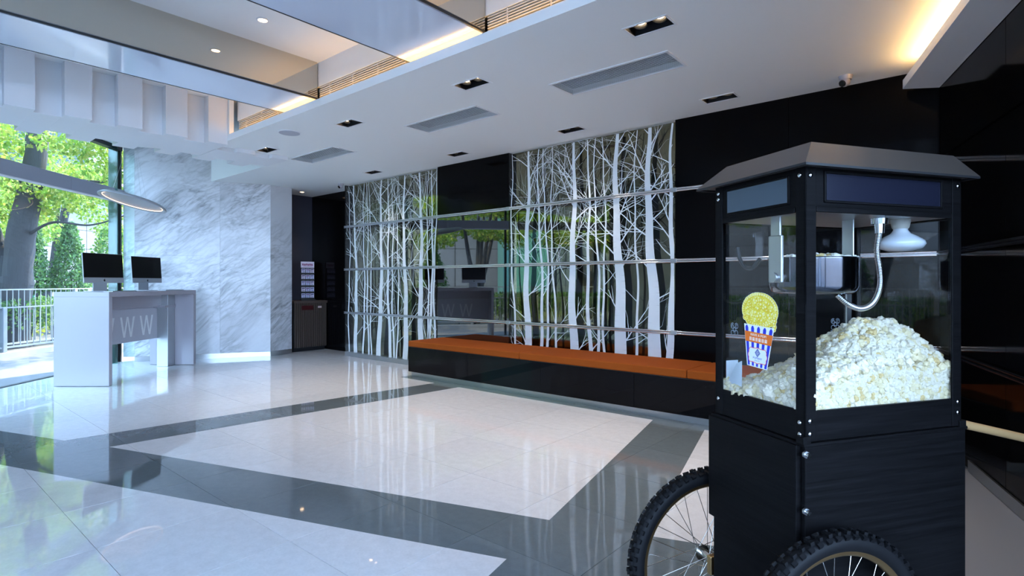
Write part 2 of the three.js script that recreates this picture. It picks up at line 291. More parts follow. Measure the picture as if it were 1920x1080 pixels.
// ventilation grilles above the lip, bay by bay
const BEAMS = [[-5.36, -4.76], [-3.39, -2.62], [-1.25, -0.47]];
{
  const bays = [[-6.42, -4.79], [-4.73, -2.65], [-2.59, -0.5], [-0.43, 0.3]], words = ['nearest the stepped white blocks', 'between the two pale blue beams', 'right of the wide pale blue beam', 'at the right end of the trough'];
  bays.forEach(([x0, x1], i) => {
    const t = thing('louvre_grille', `cream slatted air grille over the low ceiling edge, ${words[i]}`, 'grille', [(x0 + x1) / 2, FL + 0.064, LZ - 0.10], 0, 'air grilles along the light trough'), w = (x1 - x0) / 2;
    mesh('backing', B(-w, w, 0, 0.171, -0.02, -0.012), M.dark, t);
    for (let k = 0; k < 9; k++) mesh('slat', B(-w, w, 0.003 + k * 0.019, 0.0105 + k * 0.019, -0.012, 0.006), M.louvre, t);
    for (let x = -w + 0.18; x < w; x += 0.36) mesh('divider', B(x - 0.003, x + 0.003, 0, 0.171, -0.006, 0.009), M.louvre, t);
  });
}
// box beams with satin undersides and a mirror on the side facing the cart
BEAMS.forEach(([x0, x1], i) => {
  const y = FL + 0.115, z1 = NEAR - 0.1, t = thing('ceiling_beam', ['narrow pale blue satin ceiling beam with mirrored side', 'wide pale blue satin ceiling beam at the top edge', 'pale blue satin ceiling beam above the popcorn cart'][i], 'beam', [0, 0, 0], 0, 'pale blue ceiling beams');
  mesh('body', B(x0 + 0.01, x1 - 0.01, y + 0.02, UP, LZ - 0.078, z1), M.white, t);
  for (let z = LZ - 0.078, k = 0; z < z1 - 0.1; k++) { const e = Math.min(z1, z + 2.35); mesh('soffit_panel', B(x0, x1, y, y + 0.018, z + 0.001, e - 0.001), M.lacquer, t); z = e; }
  mesh('mirror', B(x1 + 0.004, x1 + 0.02, y + 0.02, UP, LZ - 0.078, z1), M.mirror, t);
  for (const x of [x0 - 0.006, x1 + 0.021]) mesh('edge_trim', B(x - 0.005, x + 0.005, y - 0.002, y + 0.012, LZ - 0.078, z1), M.darkMetal, t);
});
// stepped white blocks hanging next to the glass front
{
  const t = thing('stepped_bulkhead', 'row of stepped white blocks hanging from the ceiling near the glass front', 'ceiling blocks', [0, 0, 0]);
  for (let k = 0; k < 20; k++) { const z = -3.55 + k * 0.209, A = k % 2, under = z + 0.15 < LZ; mesh('block', B(A ? -7.53 : -7.29, under ? (A ? -6.82 : -6.73) : (A ? -6.60 : -6.49), 2.755, under ? FL - 0.0005 : UP - 0.0005, under ? z : Math.max(z, LZ + 0.0005), z + 0.2085), M.white, t); }
}
// soffit plate along the side wall with its warm light
{
  const t = thing('soffit_plate', 'white hanging soffit plate with warm light above it', 'soffit', [0, 0, 0]);
  mesh('plate', slab([rw(0.02, 0.004), rw(2.55, 0.004), rw(2.55, 0.245), rw(0.09, 0.245)], 2.645, 2.71), M.white, t);
  mesh('strip', slab([rw(0.3, 0.10), rw(2.5, 0.10), rw(2.5, 0.13), rw(0.3, 0.13)], 2.711, 2.717), M.led, t);
  const L = new THREE.RectAreaLight(lin(1, 0.58, 0.2), 15, 0.05, 2.2), p = rw(1.4, 0.15); L.position.set(p[0], 2.722, p[1]);
  L.lookAt(p[0] - RWd[1] * 0.9, 2.722 + 1, p[1] + RWd[0] * 0.9);
  L.rotation.set(0, 0, 0); { const dir = V(-RWd[1] * 0.55, 0.83, RWd[0] * 0.55).normalize(), y = V(RWd[0], 0, RWd[1]), z = dir.clone().negate(), x = y.clone().cross(z).normalize(); L.quaternion.setFromRotationMatrix(new THREE.Matrix4().makeBasis(x, y, z)); }
  L.name = 'soffit_glow'; t.add(L);
}
// twin downlights
{
  const where = ['nearest the top edge of the picture', 'second from the right in the front row', 'third from the right in the front row', 'beside the stepped blocks', 'above the black wall right of the trees', 'above the wide tree mirror', 'above the black gap between the tree mirrors', 'above the narrow tree mirror', 'beside the soffit plate above the cart'];
  twins.forEach(([x, z], i) => {
    const t = thing('twin_downlight', `recessed black twin downlight in the low ceiling, ${where[i]}`, 'downlight', [x, FL, z], 0, 'twin downlights in the low ceiling');
    mesh('trim', merge([B(-0.15, 0.15, -0.004, 0.002, -0.085, -0.07), B(-0.15, 0.15, -0.004, 0.002, 0.07, 0.085), B(-0.15, -0.135, -0.004, 0.002, -0.07, 0.07), B(0.135, 0.15, -0.004, 0.002, -0.07, 0.07)]), M.white, t);
    mesh('housing', merge([B(-0.135, 0.135, 0.11, 0.115, -0.07, 0.07), B(-0.135, -0.132, 0, 0.11, -0.07, 0.07), B(0.132, 0.135, 0, 0.11, -0.07, 0.07), B(-0.135, 0.135, 0, 0.11, -0.07, -0.067), B(-0.135, 0.135, 0, 0.11, 0.067, 0.07)]), M.dark, t);
    for (const dx of [-0.065, 0.065]) {
      const h = sub('lamp_head', t); h.position.set(dx, 0.05, 0); h.rotation.x = -0.25;
      mesh('collar', new THREE.LatheGeometry([[0.034, 0.05], [0.047, 0.045], [0.05, -0.02], [0.045, -0.022], [0.038, 0.0]].map(p => new THREE.Vector2(...p)), 20), M.darkMetal, h);
      mesh('bulb', new THREE.SphereGeometry(0.036, 14, 8, 0, 6.2832, Math.PI / 2, Math.PI / 2).scale(1, 0.5, 1).translate(0, 0.006, 0), M.lamp, h);
    }
    for (const dx of [-0.065, 0.065]) { const s = new THREE.SpotLight(lin(1, 0.91, 0.84), z < -4 ? 1.1 : 2.4, 0, 0.7, 0.7); s.position.set(dx, 0.012, 0); s.target.position.set(dx, -2.8, 0.0); s.castShadow = true; s.shadow.radius = 2; s.name = 'downlight_beam'; t.add(s, s.target); s.target.name = 'aim'; }
  });
}
// slatted air vents
vents.forEach(([x, z], i) => {
  const t = thing('ceiling_vent', ['large slatted ceiling vent nearest the popcorn cart', 'slatted ceiling vent in the middle of the low ceiling', 'slatted ceiling vent furthest back by the stepped blocks'][i], 'vent', [x, FL, z], 0, 'slatted vents in the low ceiling');
  mesh('frame', merge([B(-0.51, 0.51, -0.006, 0.01, -0.175, -0.155), B(-0.51, 0.51, -0.006, 0.01, 0.155, 0.175), B(-0.51, -0.49, -0.006, 0.01, -0.155, 0.155), B(0.49, 0.51, -0.006, 0.01, -0.155, 0.155)]), M.white, t);
  for (let k = 0; k < 16; k++) { const s = mesh('slat', new THREE.BoxGeometry(0.98, 0.0025, 0.017), M.white, t); s.position.set(0, 0.004, -0.146 + k * 0.0195); s.rotation.x = 0.5; }
  mesh('backing', B(-0.49, 0.49, 0.045, 0.05, -0.155, 0.155), std([0.10, 0.11, 0.12], 0.9), t);
});
// small ceiling things
{
  const t = thing('ceiling_speaker', 'round flat white loudspeaker in the low ceiling', 'speaker', [-5.62, FL, -2.98]);
  mesh('rim', new THREE.CylinderGeometry(0.115, 0.115, 0.008, 40).translate(0, -0.004, 0), M.white, t); mesh('grille', new THREE.CylinderGeometry(0.104, 0.104, 0.004, 40).translate(0, -0.0095, 0), std([0.5, 0.52, 0.58], 0.8), t);
  const cam = (label, x, z, s, turn) => {
    const c = thing('dome_camera', label, 'camera', [x, FL, z], turn); c.scale.setScalar(s);
    mesh('mount', new THREE.CylinderGeometry(0.05, 0.042, 0.03, 28).translate(0, -0.015, 0), M.gloss, c); const b = sub('ball', c); b.position.set(0, -0.045, 0.008); b.rotation.x = 0.55;
    mesh('shell', new THREE.SphereGeometry(0.038, 24, 16), M.gloss, b); mesh('lens_window', new THREE.CylinderGeometry(0.024, 0.026, 0.01, 24).rotateX(Math.PI / 2).translate(0, 0, 0.034), phy([0.005, 0.005, 0.006], 0.05), b);
  };
  cam('white turret camera on the ceiling above the cart', -0.80, -4.95, 1.0, -0.5); cam('white turret camera at the corner of the narrow tree mirror', -7.89, -5.06, 0.95, -0.2);
  const spot = (label, x, y, z) => { const s = thing('spot_lamp', label, 'spotlight', [x, y, z]); mesh('ring', new THREE.TorusGeometry(0.04, 0.008, 8, 24).rotateX(Math.PI / 2), M.white, s); mesh('lens', new THREE.CylinderGeometry(0.034, 0.034, 0.006, 20), M.lamp, s); const l = new THREE.SpotLight(lin(1, 0.75, 0.5), 0.8, 0, 0.6, 0.6); l.position.set(0, -0.01, 0); l.target.position.set(0, -2.5, 0); l.castShadow = true; l.name = 'spot_beam'; l.target.name = 'aim'; s.add(l, l.target); };
  spot('small round spotlight in the ceiling over the brochure rack', -9.14, FL, -5.08);
  spot('small round spotlight in the high ceiling between the pale blue beams', -4.3, UP, -2.06);
}
// ---------------------------------------------------------------- tree mirrors
function treeStrips(out, pts, w0, w1, z) { // a tapered band along a run of points
  for (let i = 0; i < pts.length - 1; i++) {
    const [x0, y0] = pts[i], [x1, y1] = pts[i + 1], l = Math.hypot(x1 - x0, y1 - y0) || 1, nx = -(y1 - y0) / l, ny = (x1 - x0) / l, n = pts.length - 1, a = (w0 + (w1 - w0) * i / n) / 2, b = (w0 + (w1 - w0) * (i + 1) / n) / 2;
    out.push([x0 + nx * a, y0 + ny * a, x0 - nx * a, y0 - ny * a, x1 - nx * b, y1 - ny * b, x1 + nx * b, y1 + ny * b, z]);
  }
}
function treeMirror(x0, x1, label, trunks, seed) {
  const R = rng(seed), t = thing('tree_mirror', label, 'wall art', [(x0 + x1) / 2, 0, -5.2], 0, 'tree mirrors on the back wall'), cx = (x0 + x1) / 2;
  mesh('mirror', B(x0 - cx, x1 - cx, 0.072, FL, -0.09, -0.075), M.bronze, t);
  for (const [y0, y1] of [[0.072, 0.71], [0.71, 1.415], [1.415, 2.11], [2.11, FL]]) { const p = mesh('glass_pane', new THREE.PlaneGeometry(x1 - x0, y1 - y0 - 0.002), M.pane, t); p.position.set(0, (y0 + y1) / 2, 0.002); }
  const lo = x0 - cx + 0.004, hi = x1 - cx - 0.004;
  for (const [tx, w] of trunks) {
    const q = [], X = tx - cx, tr = [], lean = (R() - 0.5) * 0.05, ph = R() * 6;
    for (let y = 0.073; y < FL + 0.01; y += 0.06) tr.push([X + lean * (y - 1) + 0.022 * Math.sin(y * 2.6 + ph) + 0.008 * Math.sin(y * 8 + ph * 2), Math.min(FL - 0.002, y)]);
    treeStrips(q, tr, w * 1.15, w * 0.26, 0);
    const grow = (px, py, ang, len, wid, depth) => {
      const pts = [[px, py]], n = Math.max(4, Math.round(len / 0.05)); let a = ang, x = px, y = py; const curl = (R() - 0.62) * 0.5 * Math.sign(ang);
      for (let k = 0; k < n; k++) {
        a += curl / n + (R() - 0.5) * 0.22; x += Math.sin(a) * len / n; y += Math.cos(a) * len / n;
        if (x < lo || x > hi || y > FL - 0.004 || y < 0.08) break; pts.push([x, y]);
        if (depth < 2 && k > 0 && R() < (depth ? 0.24 : 0.34) * (y > 1.4 ? 1.25 : 0.8)) grow(x, y, a + (R() < 0.5 ? 1 : -1) * (0.35 + R() * 0.45), len * (0.35 + R() * 0.35), wid * (1 - k / n * 0.6) * 0.62, depth + 1);
      }
      if (pts.length > 1) treeStrips(q, pts, wid, wid * 0.3, (depth + 1) * 0.00012);
    };
    let side = R() < 0.5 ? 1 : -1;
    for (let y = 0.28 + R() * 0.3; y < FL - 0.05; y += (0.11 + R() * 0.16) * (w > 0.05 ? 1 : 2.2) * (y < 1.3 ? 1.7 : 0.75)) {
      const i = Math.min(tr.length - 1, Math.round((y - 0.073) / 0.06)), lw = w * (1 - 0.65 * y / FL);
      if (tr[i][0] > lo && tr[i][0] < hi) grow(tr[i][0], y, side * (0.45 + R() * 0.6), 0.25 + R() * 0.45, Math.max(0.0055, Math.min(0.016, lw * 0.3)), 0); side = R() < 0.75 ? -side : side;
    }
    const pos = [], nor = [];
    for (const [ax, ay, bx, by, cx2, cy, dx, dy, z] of q) { const c = v => Math.max(lo, Math.min(hi, v)); for (const [x, y] of [[ax, ay], [bx, by], [cx2, cy], [ax, ay], [cx2, cy], [dx, dy]]) { pos.push(c(x), y, z); nor.push(0, 0, 1); } }
    const g = new THREE.BufferGeometry(); g.setAttribute('position', new THREE.Float32BufferAttribute(pos, 3)); g.setAttribute('normal', new THREE.Float32BufferAttribute(nor, 3));
    const pt = mesh('printed_tree', g, M.ink, t); mesh('dark_backing', g.clone().translate(0, 0, -0.0012), M.dark, pt);
  }
}
treeMirror(-7.98, -5.75, 'narrow bronze mirror with white printed bare trees by the brochure corner', [[-7.87, 0.03], [-7.69, 0.085], [-7.47, 0.04], [-7.36, 0.035], [-7.28, 0.03], [-7.043, 0.10], [-6.83, 0.06], [-6.73, 0.035], [-6.62, 0.03], [-6.45, 0.10], [-6.09, 0.11], [-5.95, 0.035], [-5.88, 0.05], [-5.80, 0.04]], 11);
treeMirror(-4.44, -2.3, 'wide bronze mirror with white printed bare trees behind the bench', [[-4.37, 0.03], [-4.15, 0.10], [-3.95, 0.045], [-3.86, 0.035], [-3.76, 0.03], [-3.49, 0.11], [-3.28, 0.05], [-3.18, 0.035], [-3.09, 0.03], [-2.92, 0.14], [-2.72, 0.03], [-2.54, 0.14], [-2.345, 0.075]], 23);
// ---------------------------------------------------------------- steel rails across the back and side walls
[0.71, 1.415, 2.11].forEach((y, i) => {
  const w = ['lowest', 'middle', 'topmost'][i];
  const t = thing('wall_rail', `${w} steel rail running across the tree mirrors`, 'rail', [-4.1, y, -5.2], 0, 'steel rails on the back wall'), L = 3.88;
  mesh('channel', B(-L, L, -0.013, 0.013, 0.002, 0.016), M.brushed, t);
  for (const dy of [-0.011, 0.011]) mesh('bar', rod(V(-L, dy, 0.022), V(L, dy, 0.022), 0.0085, 0.0085, 10), M.chrome, t);
  for (const x of [-5.75, -4.44, -2.3]) mesh('clamp', RB(x + 4.1 - 0.03, x + 4.1 + 0.03, -0.021, 0.021, 0.004, 0.034, 0.004, 1), M.brushed, t);
  if (i === 2) return;
  const p = rw(0.03), s = thing('wall_rail', `${w} steel rail on the black wall right of the cart`, 'rail', [p[0], y, p[1]], Math.atan2(RWd[0], RWd[1]), 'steel rails on the side wall');
  mesh('channel', B(-0.016, -0.002, -0.013, 0.013, 0.02, 2.6), M.smoked, s); for (const dy of [-0.011, 0.011]) mesh('bar', rod(V(-0.022, dy, 0.02), V(-0.022, dy, 2.6), 0.0085, 0.0085, 10), M.smoked, s);
});
// ---------------------------------------------------------------- bench and cushions
{
  const t = thing('lobby_bench', 'long black gloss bench under the tree mirror', 'bench', [-5.615, 0, -4.58]), L = 5.33;
  mesh('core', B(0.02, L, 0.066, 0.37, -0.6, -0.02), M.dark, t);
  for (let k = 0; k < 5; k++) mesh('front_panel', RB(k * 1.066 + 0.001, k * 1.066 + 1.065, 0.062, 0.376, -0.02, 0, 0.002, 1), phy([0.003, 0.003, 0.004], 0.04, { ior: 1.35, specularIntensity: 0.5 }), t);
  mesh('side_panel', RB(0, 0.02, 0.062, 0.376, -0.6, -0.021, 0.002, 1), M.blackPanel, t);
  mesh('top_board', B(0.002, L, 0.37, 0.38, -0.61, -0.002), M.dark, t);
  mesh('toe_kick', B(0.03, L, 0, 0.064, -0.6, -0.03), M.steel, t);
  [[0, 1.845], [1.845, 3.695], [3.695, 5.32]].forEach(([a, b], i) => {
    const c = mesh('bench_cushion', RB(-5.615 + a + 0.002, -5.615 + b - 0.002, 0.38, 0.455, -5.19, -4.578, 0.014, 3), M.cushion);
    tag(c, ['orange brown bench cushion at the far end of the bench', 'orange brown bench cushion in the middle of the bench', 'orange brown bench cushion nearest the popcorn cart'][i], 'cushion', 'bench cushions');
  });
}
// ---------------------------------------------------------------- brochure corner
{
  const t = thing('slatted_cabinet', 'dark brown vertical slatted cabinet in the corner', 'cabinet', [-9.28, 0, -5.18]);
  mesh('body', B(-0.26, 0.235, 0.06, 0.84, -0.31, 0.31), M.dark, t); mesh('plinth', B(-0.26, 0.21, 0, 0.06, -0.3, 0.3), M.dark, t);
  for (let k = 0; k < 17; k++) mesh('slat', RB(0.235, 0.252, 0.07, 0.84, -0.31 + k * 0.0365, -0.285 + k * 0.0365, 0.002, 1), M.slat, t);
  mesh('top', RB(-0.265, 0.27, 0.84, 0.88, -0.32, 0.315, 0.004, 1), M.slat, t);
  mesh('red_slot', B(0.25, 0.257, 0.72, 0.80, -0.05, 0.17), std([0.05, 0.003, 0.004], 0.4), t);
  mesh('tag', B(0.25, 0.256, 0.75, 0.785, -0.21, -0.14), std([0.75, 0.55, 0.55], 0.6), t);
  const cv = document.createElement('canvas'); cv.width = 256; cv.height = 128; const x = cv.getContext('2d'); x.fillStyle = '#e9dff0'; x.fillRect(0, 0, 256, 128); x.fillStyle = '#8a2f6a'; for (let i = 0; i < 9; i++) x.fillRect(26 + i * 23, 40 + (i % 3) * 3, 17, 40); x.fillStyle = '#b98fb8'; x.fillRect(40, 96, 176, 8);
  const head = new THREE.CanvasTexture(cv); head.colorSpace = THREE.SRGBColorSpace;
  const card = k => { const c = document.createElement('canvas'); c.width = 96; c.height = 128; const g = c.getContext('2d'), R = rng(70 + k); g.fillStyle = ['#d9d4ee', '#c9cbe6', '#e2d3e6', '#bfc6e4'][k]; g.fillRect(0, 0, 96, 128); g.fillStyle = ['#4b4a7a', '#7a3f72', '#2f3558', '#8e5a86'][k]; g.fillRect(10, 14, 76, 22); for (let i = 0; i < 5; i++) { g.globalAlpha = 0.4 + R() * 0.5; g.fillRect(10 + R() * 20, 46 + i * 15, 30 + R() * 38, 8); } const t = new THREE.CanvasTexture(c); t.colorSpace = THREE.SRGBColorSpace; return std(0xffffff, 0.5, { map: t }); };
  const cards = [0, 1, 2, 3].map(card), face = new THREE.PlaneGeometry(1, 1);
  const r = thing('brochure_rack', 'tall tabletop brochure rack on the slatted cabinet', 'brochure rack', [-9.28, 0.88, -5.27], Math.PI / 2 - 0.35);
  mesh('base', RB(-0.12, 0.12, 0, 0.02, -0.08, 0.1, 0.004, 1), M.dark, r); mesh('back_board', B(-0.115, 0.115, 0.02, 0.70, -0.05, -0.035), M.dark, r);
  const hd = mesh('header', B(-0.115, 0.115, 0.59, 0.70, -0.035, -0.03), std([0.8, 0.78, 0.85], 0.5), r); const hp = mesh('print', face.clone().scale(0.228, 0.108, 1), std(0xffffff, 0.5, { map: head }), hd); hp.position.set(0, 0.645, -0.0294);
  for (let k = 0; k < 5; k++) mesh('pocket', B(-0.115, 0.115, 0.03 + k * 0.112, 0.05 + k * 0.112, 0.0, 0.008), M.dark, r);
  for (let k = 0; k < 5; k++) for (let j = 0; j < 3; j++) { const i = (k * 2 + j * 3) % 4, c = mesh('brochure', B(-0.033, 0.033, 0, 0.092, -0.003, 0), cards[i]); c.position.copy(r.localToWorld(V(-0.076 + j * 0.076, 0.034 + k * 0.112, -0.008))); c.rotation.y = r.rotation.y; tag(c, `small pale printed leaflet in the brochure rack, ${['bottom', 'second lowest', 'middle', 'second highest', 'top'][k]} row, ${['left', 'centre', 'right'][j]} pocket`, 'leaflet', 'leaflets in the brochure rack'); const uv = c.geometry.attributes.uv, p = c.geometry.attributes.position; for (let q = 0; q < uv.count; q++) uv.setXY(q, (p.getX(q) + 0.033) / 0.066, p.getY(q) / 0.092); }
}
// ---------------------------------------------------------------- reception counter
const loader = new FontLoader(), fontSans = await loader.loadAsync('fonts/droid/droid_sans_regular.typeface.json');
const DESK = plan(-4.65, 6.4);
{
  const t = thing('reception_counter', 'white box counter with WWW lettering on its recessed panel', 'counter', [DESK.x, 0, DESK.z], YAW);
  mesh('end_panel', RB(-0.64, 0, 0.006, 1.035, -0.055, 0, 0.003, 1), M.gloss, t); mesh('end_panel', RB(-0.64, 0, 0.006, 1.035, -1.76, -1.70, 0.003, 1), M.gloss, t);
  mesh('top', RB(-0.64, 0, 1.035, 1.092, -1.76, 0, 0.003, 1), M.gloss, t);
  mesh('shelf_box', RB(-0.56, -0.36, 0.86, 1.034, -1.70, -0.056, 0.003, 1), M.gloss, t);
  const pn = mesh('modesty_panel', RB(-0.45, -0.425, 0.41, 0.855, -1.62, -0.056, 0.002, 1), std([0.50, 0.50, 0.56], 0.4), t);
  mesh('strip', B(-0.43, -0.26, 0.845, 0.875, -1.70, -1.45), M.gloss, t);
  const col = mesh('steel_column', RB(-0.43, -0.27, 0, 1.034, -1.69, -1.53, 0.004, 1), M.brushed, t); col.userData.label = 'brushed steel square column';
  [-0.54, -0.92, -1.30].forEach(z => { const g = new TextGeometry('W', { font: fontSans, size: 0.27, depth: 0.004, curveSegments: 2 }); g.computeBoundingBox(); const b = g.boundingBox; g.translate(-(b.min.x + b.max.x) / 2, 0, 0).scale(0.85, 1, 1).rotateY(Math.PI / 2); const w = mesh('letter', g, M.white, pn); w.position.set(-0.4255, 0.48, z); w.userData.label = 'white raised letter W'; });
}
function monitor(label, X, D, turn, group) {
  const p = plan(X, D), t = thing('desktop_computer', label, 'computer', [p.x, 1.0925, p.z], YAW + turn, group);
  mesh('foot', RB(-0.09, 0.09, 0, 0.006, -0.10, 0.08, 0.002, 1), M.alu, t);
  mesh('neck', merge([B(-0.09, 0.09, 0.006, 0.16, -0.075, -0.065)]), M.alu, t);
  const h = sub('display', t); h.position.set(0, 0.105, 0); h.rotation.x = -0.07;
  mesh('case', merge([RB(-0.264, 0.264, 0, 0.36, -0.012, 0.0, 0.004, 1), new THREE.SphereGeometry(1, 24, 10, 0, Math.PI * 2, 0, Math.PI / 2).rotateX(-Math.PI / 2).scale(0.22, 0.14, 0.035).translate(0, 0.18, -0.012)]), M.alu, h);
  mesh('screen', RB(-0.26, 0.26, 0.065, 0.357, 0.0, 0.0025, 0.001, 1), M.screen, h);
  mesh('chin', RB(-0.26, 0.26, 0.003, 0.063, 0.0, 0.002, 0.001, 1), M.alu, h);
  const s = new THREE.Shape(); s.absellipse(0, 0, 0.0125, 0.0135, 0.55, 5.75, false, 0); s.absarc(0.0155, 0.001, 0.0065, -2.1, 2.1, true);
  const leaf = new THREE.Shape(); leaf.moveTo(0, 0.0145); leaf.quadraticCurveTo(0.001, 0.022, 0.008, 0.023); leaf.quadraticCurveTo(0.007, 0.016, 0, 0.0145);
  mesh('emblem', merge([new THREE.ExtrudeGeometry(s, { depth: 0.0006, bevelEnabled: false }), new THREE.ExtrudeGeometry(leaf, { depth: 0.0006, bevelEnabled: false })]).translate(0, 0.031, 0.002), M.dark, h);
  return t;
}
monitor('silver desktop computer with black screen nearest the glass front', -4.98, 6.78, 1.36); monitor('silver desktop computer with black screen nearer the marble wall', -5.03, 7.66, 1.45);
[[-4.74, 6.72, 'thin keyboard on the counter in front of the nearer computer'], [-4.74, 7.72, 'thin keyboard on the counter beside the computer nearer the marble']].forEach(([X, D, label]) => {
  const p = plan(X, D), t = thing('keyboard', label, 'keyboard', [p.x, 1.0925, p.z], YAW + Math.PI / 2, 'keyboards on the counter');
  mesh('case', RB(-0.21, 0.21, 0, 0.008, -0.055, 0.055, 0.002, 1), M.alu, t); for (let r = 0; r < 5; r++) for (let k = 0; k < 13; k++) mesh('key', B(-0.203 + k * 0.0315, -0.176 + k * 0.0315, 0.008, 0.0105, -0.05 + r * 0.0205, -0.033 + r * 0.0205), M.dark, t);
});
// tilted ring lamp over the counter
{
  const p = plan(-5.06, 7.4), t = thing('pendant_lamp', 'tilted round grey disc pendant lamp over the counter', 'pendant lamp', [p.x, 2.27, p.z], YAW);
  const d = sub('disc', t); d.rotation.set(-0.2, 0, -0.17);
  const prof = [[0, 0.05], [0.2, 0.05], [0.36, 0.035], [0.395, 0.008], [0.395, -0.004], [0.375, -0.006], [0.352, 0.004], [0.33, 0.022], [0.2, 0.03], [0, 0.03]].map(q => new THREE.Vector2(...q));
  mesh('shade', new THREE.LatheGeometry(prof, 56), std([0.36, 0.37, 0.40], 0.4, { side: THREE.DoubleSide }), d);
  mesh('light_ring', new THREE.TorusGeometry(0.345, 0.004, 6, 56).rotateX(Math.PI / 2).translate(0, 0.008, 0), std([1, 0.9, 0.8], 0.5, { emissive: lin(1, 0.66, 0.36), emissiveIntensity: 1.2 }), d);
  for (const a of [0.6, 2.7, 4.8]) mesh('wire', rod(V(0.25 * Math.cos(a), 0.05, 0.25 * Math.sin(a)), V(0.0, UP - 2.27, 0), 0.0012, 0.0012, 5), M.steel, t);
  mesh('canopy', new THREE.CylinderGeometry(0.05, 0.05, 0.02, 24).translate(0, UP - 2.28, 0), M.white, t);
  const L = new THREE.RectAreaLight(lin(1, 0.72, 0.45), 0.12, 0.5, 0.5); L.position.set(0, -0.008, 0); L.rotation.x = -Math.PI / 2; L.name = 'ring_glow'; d.add(L);
}
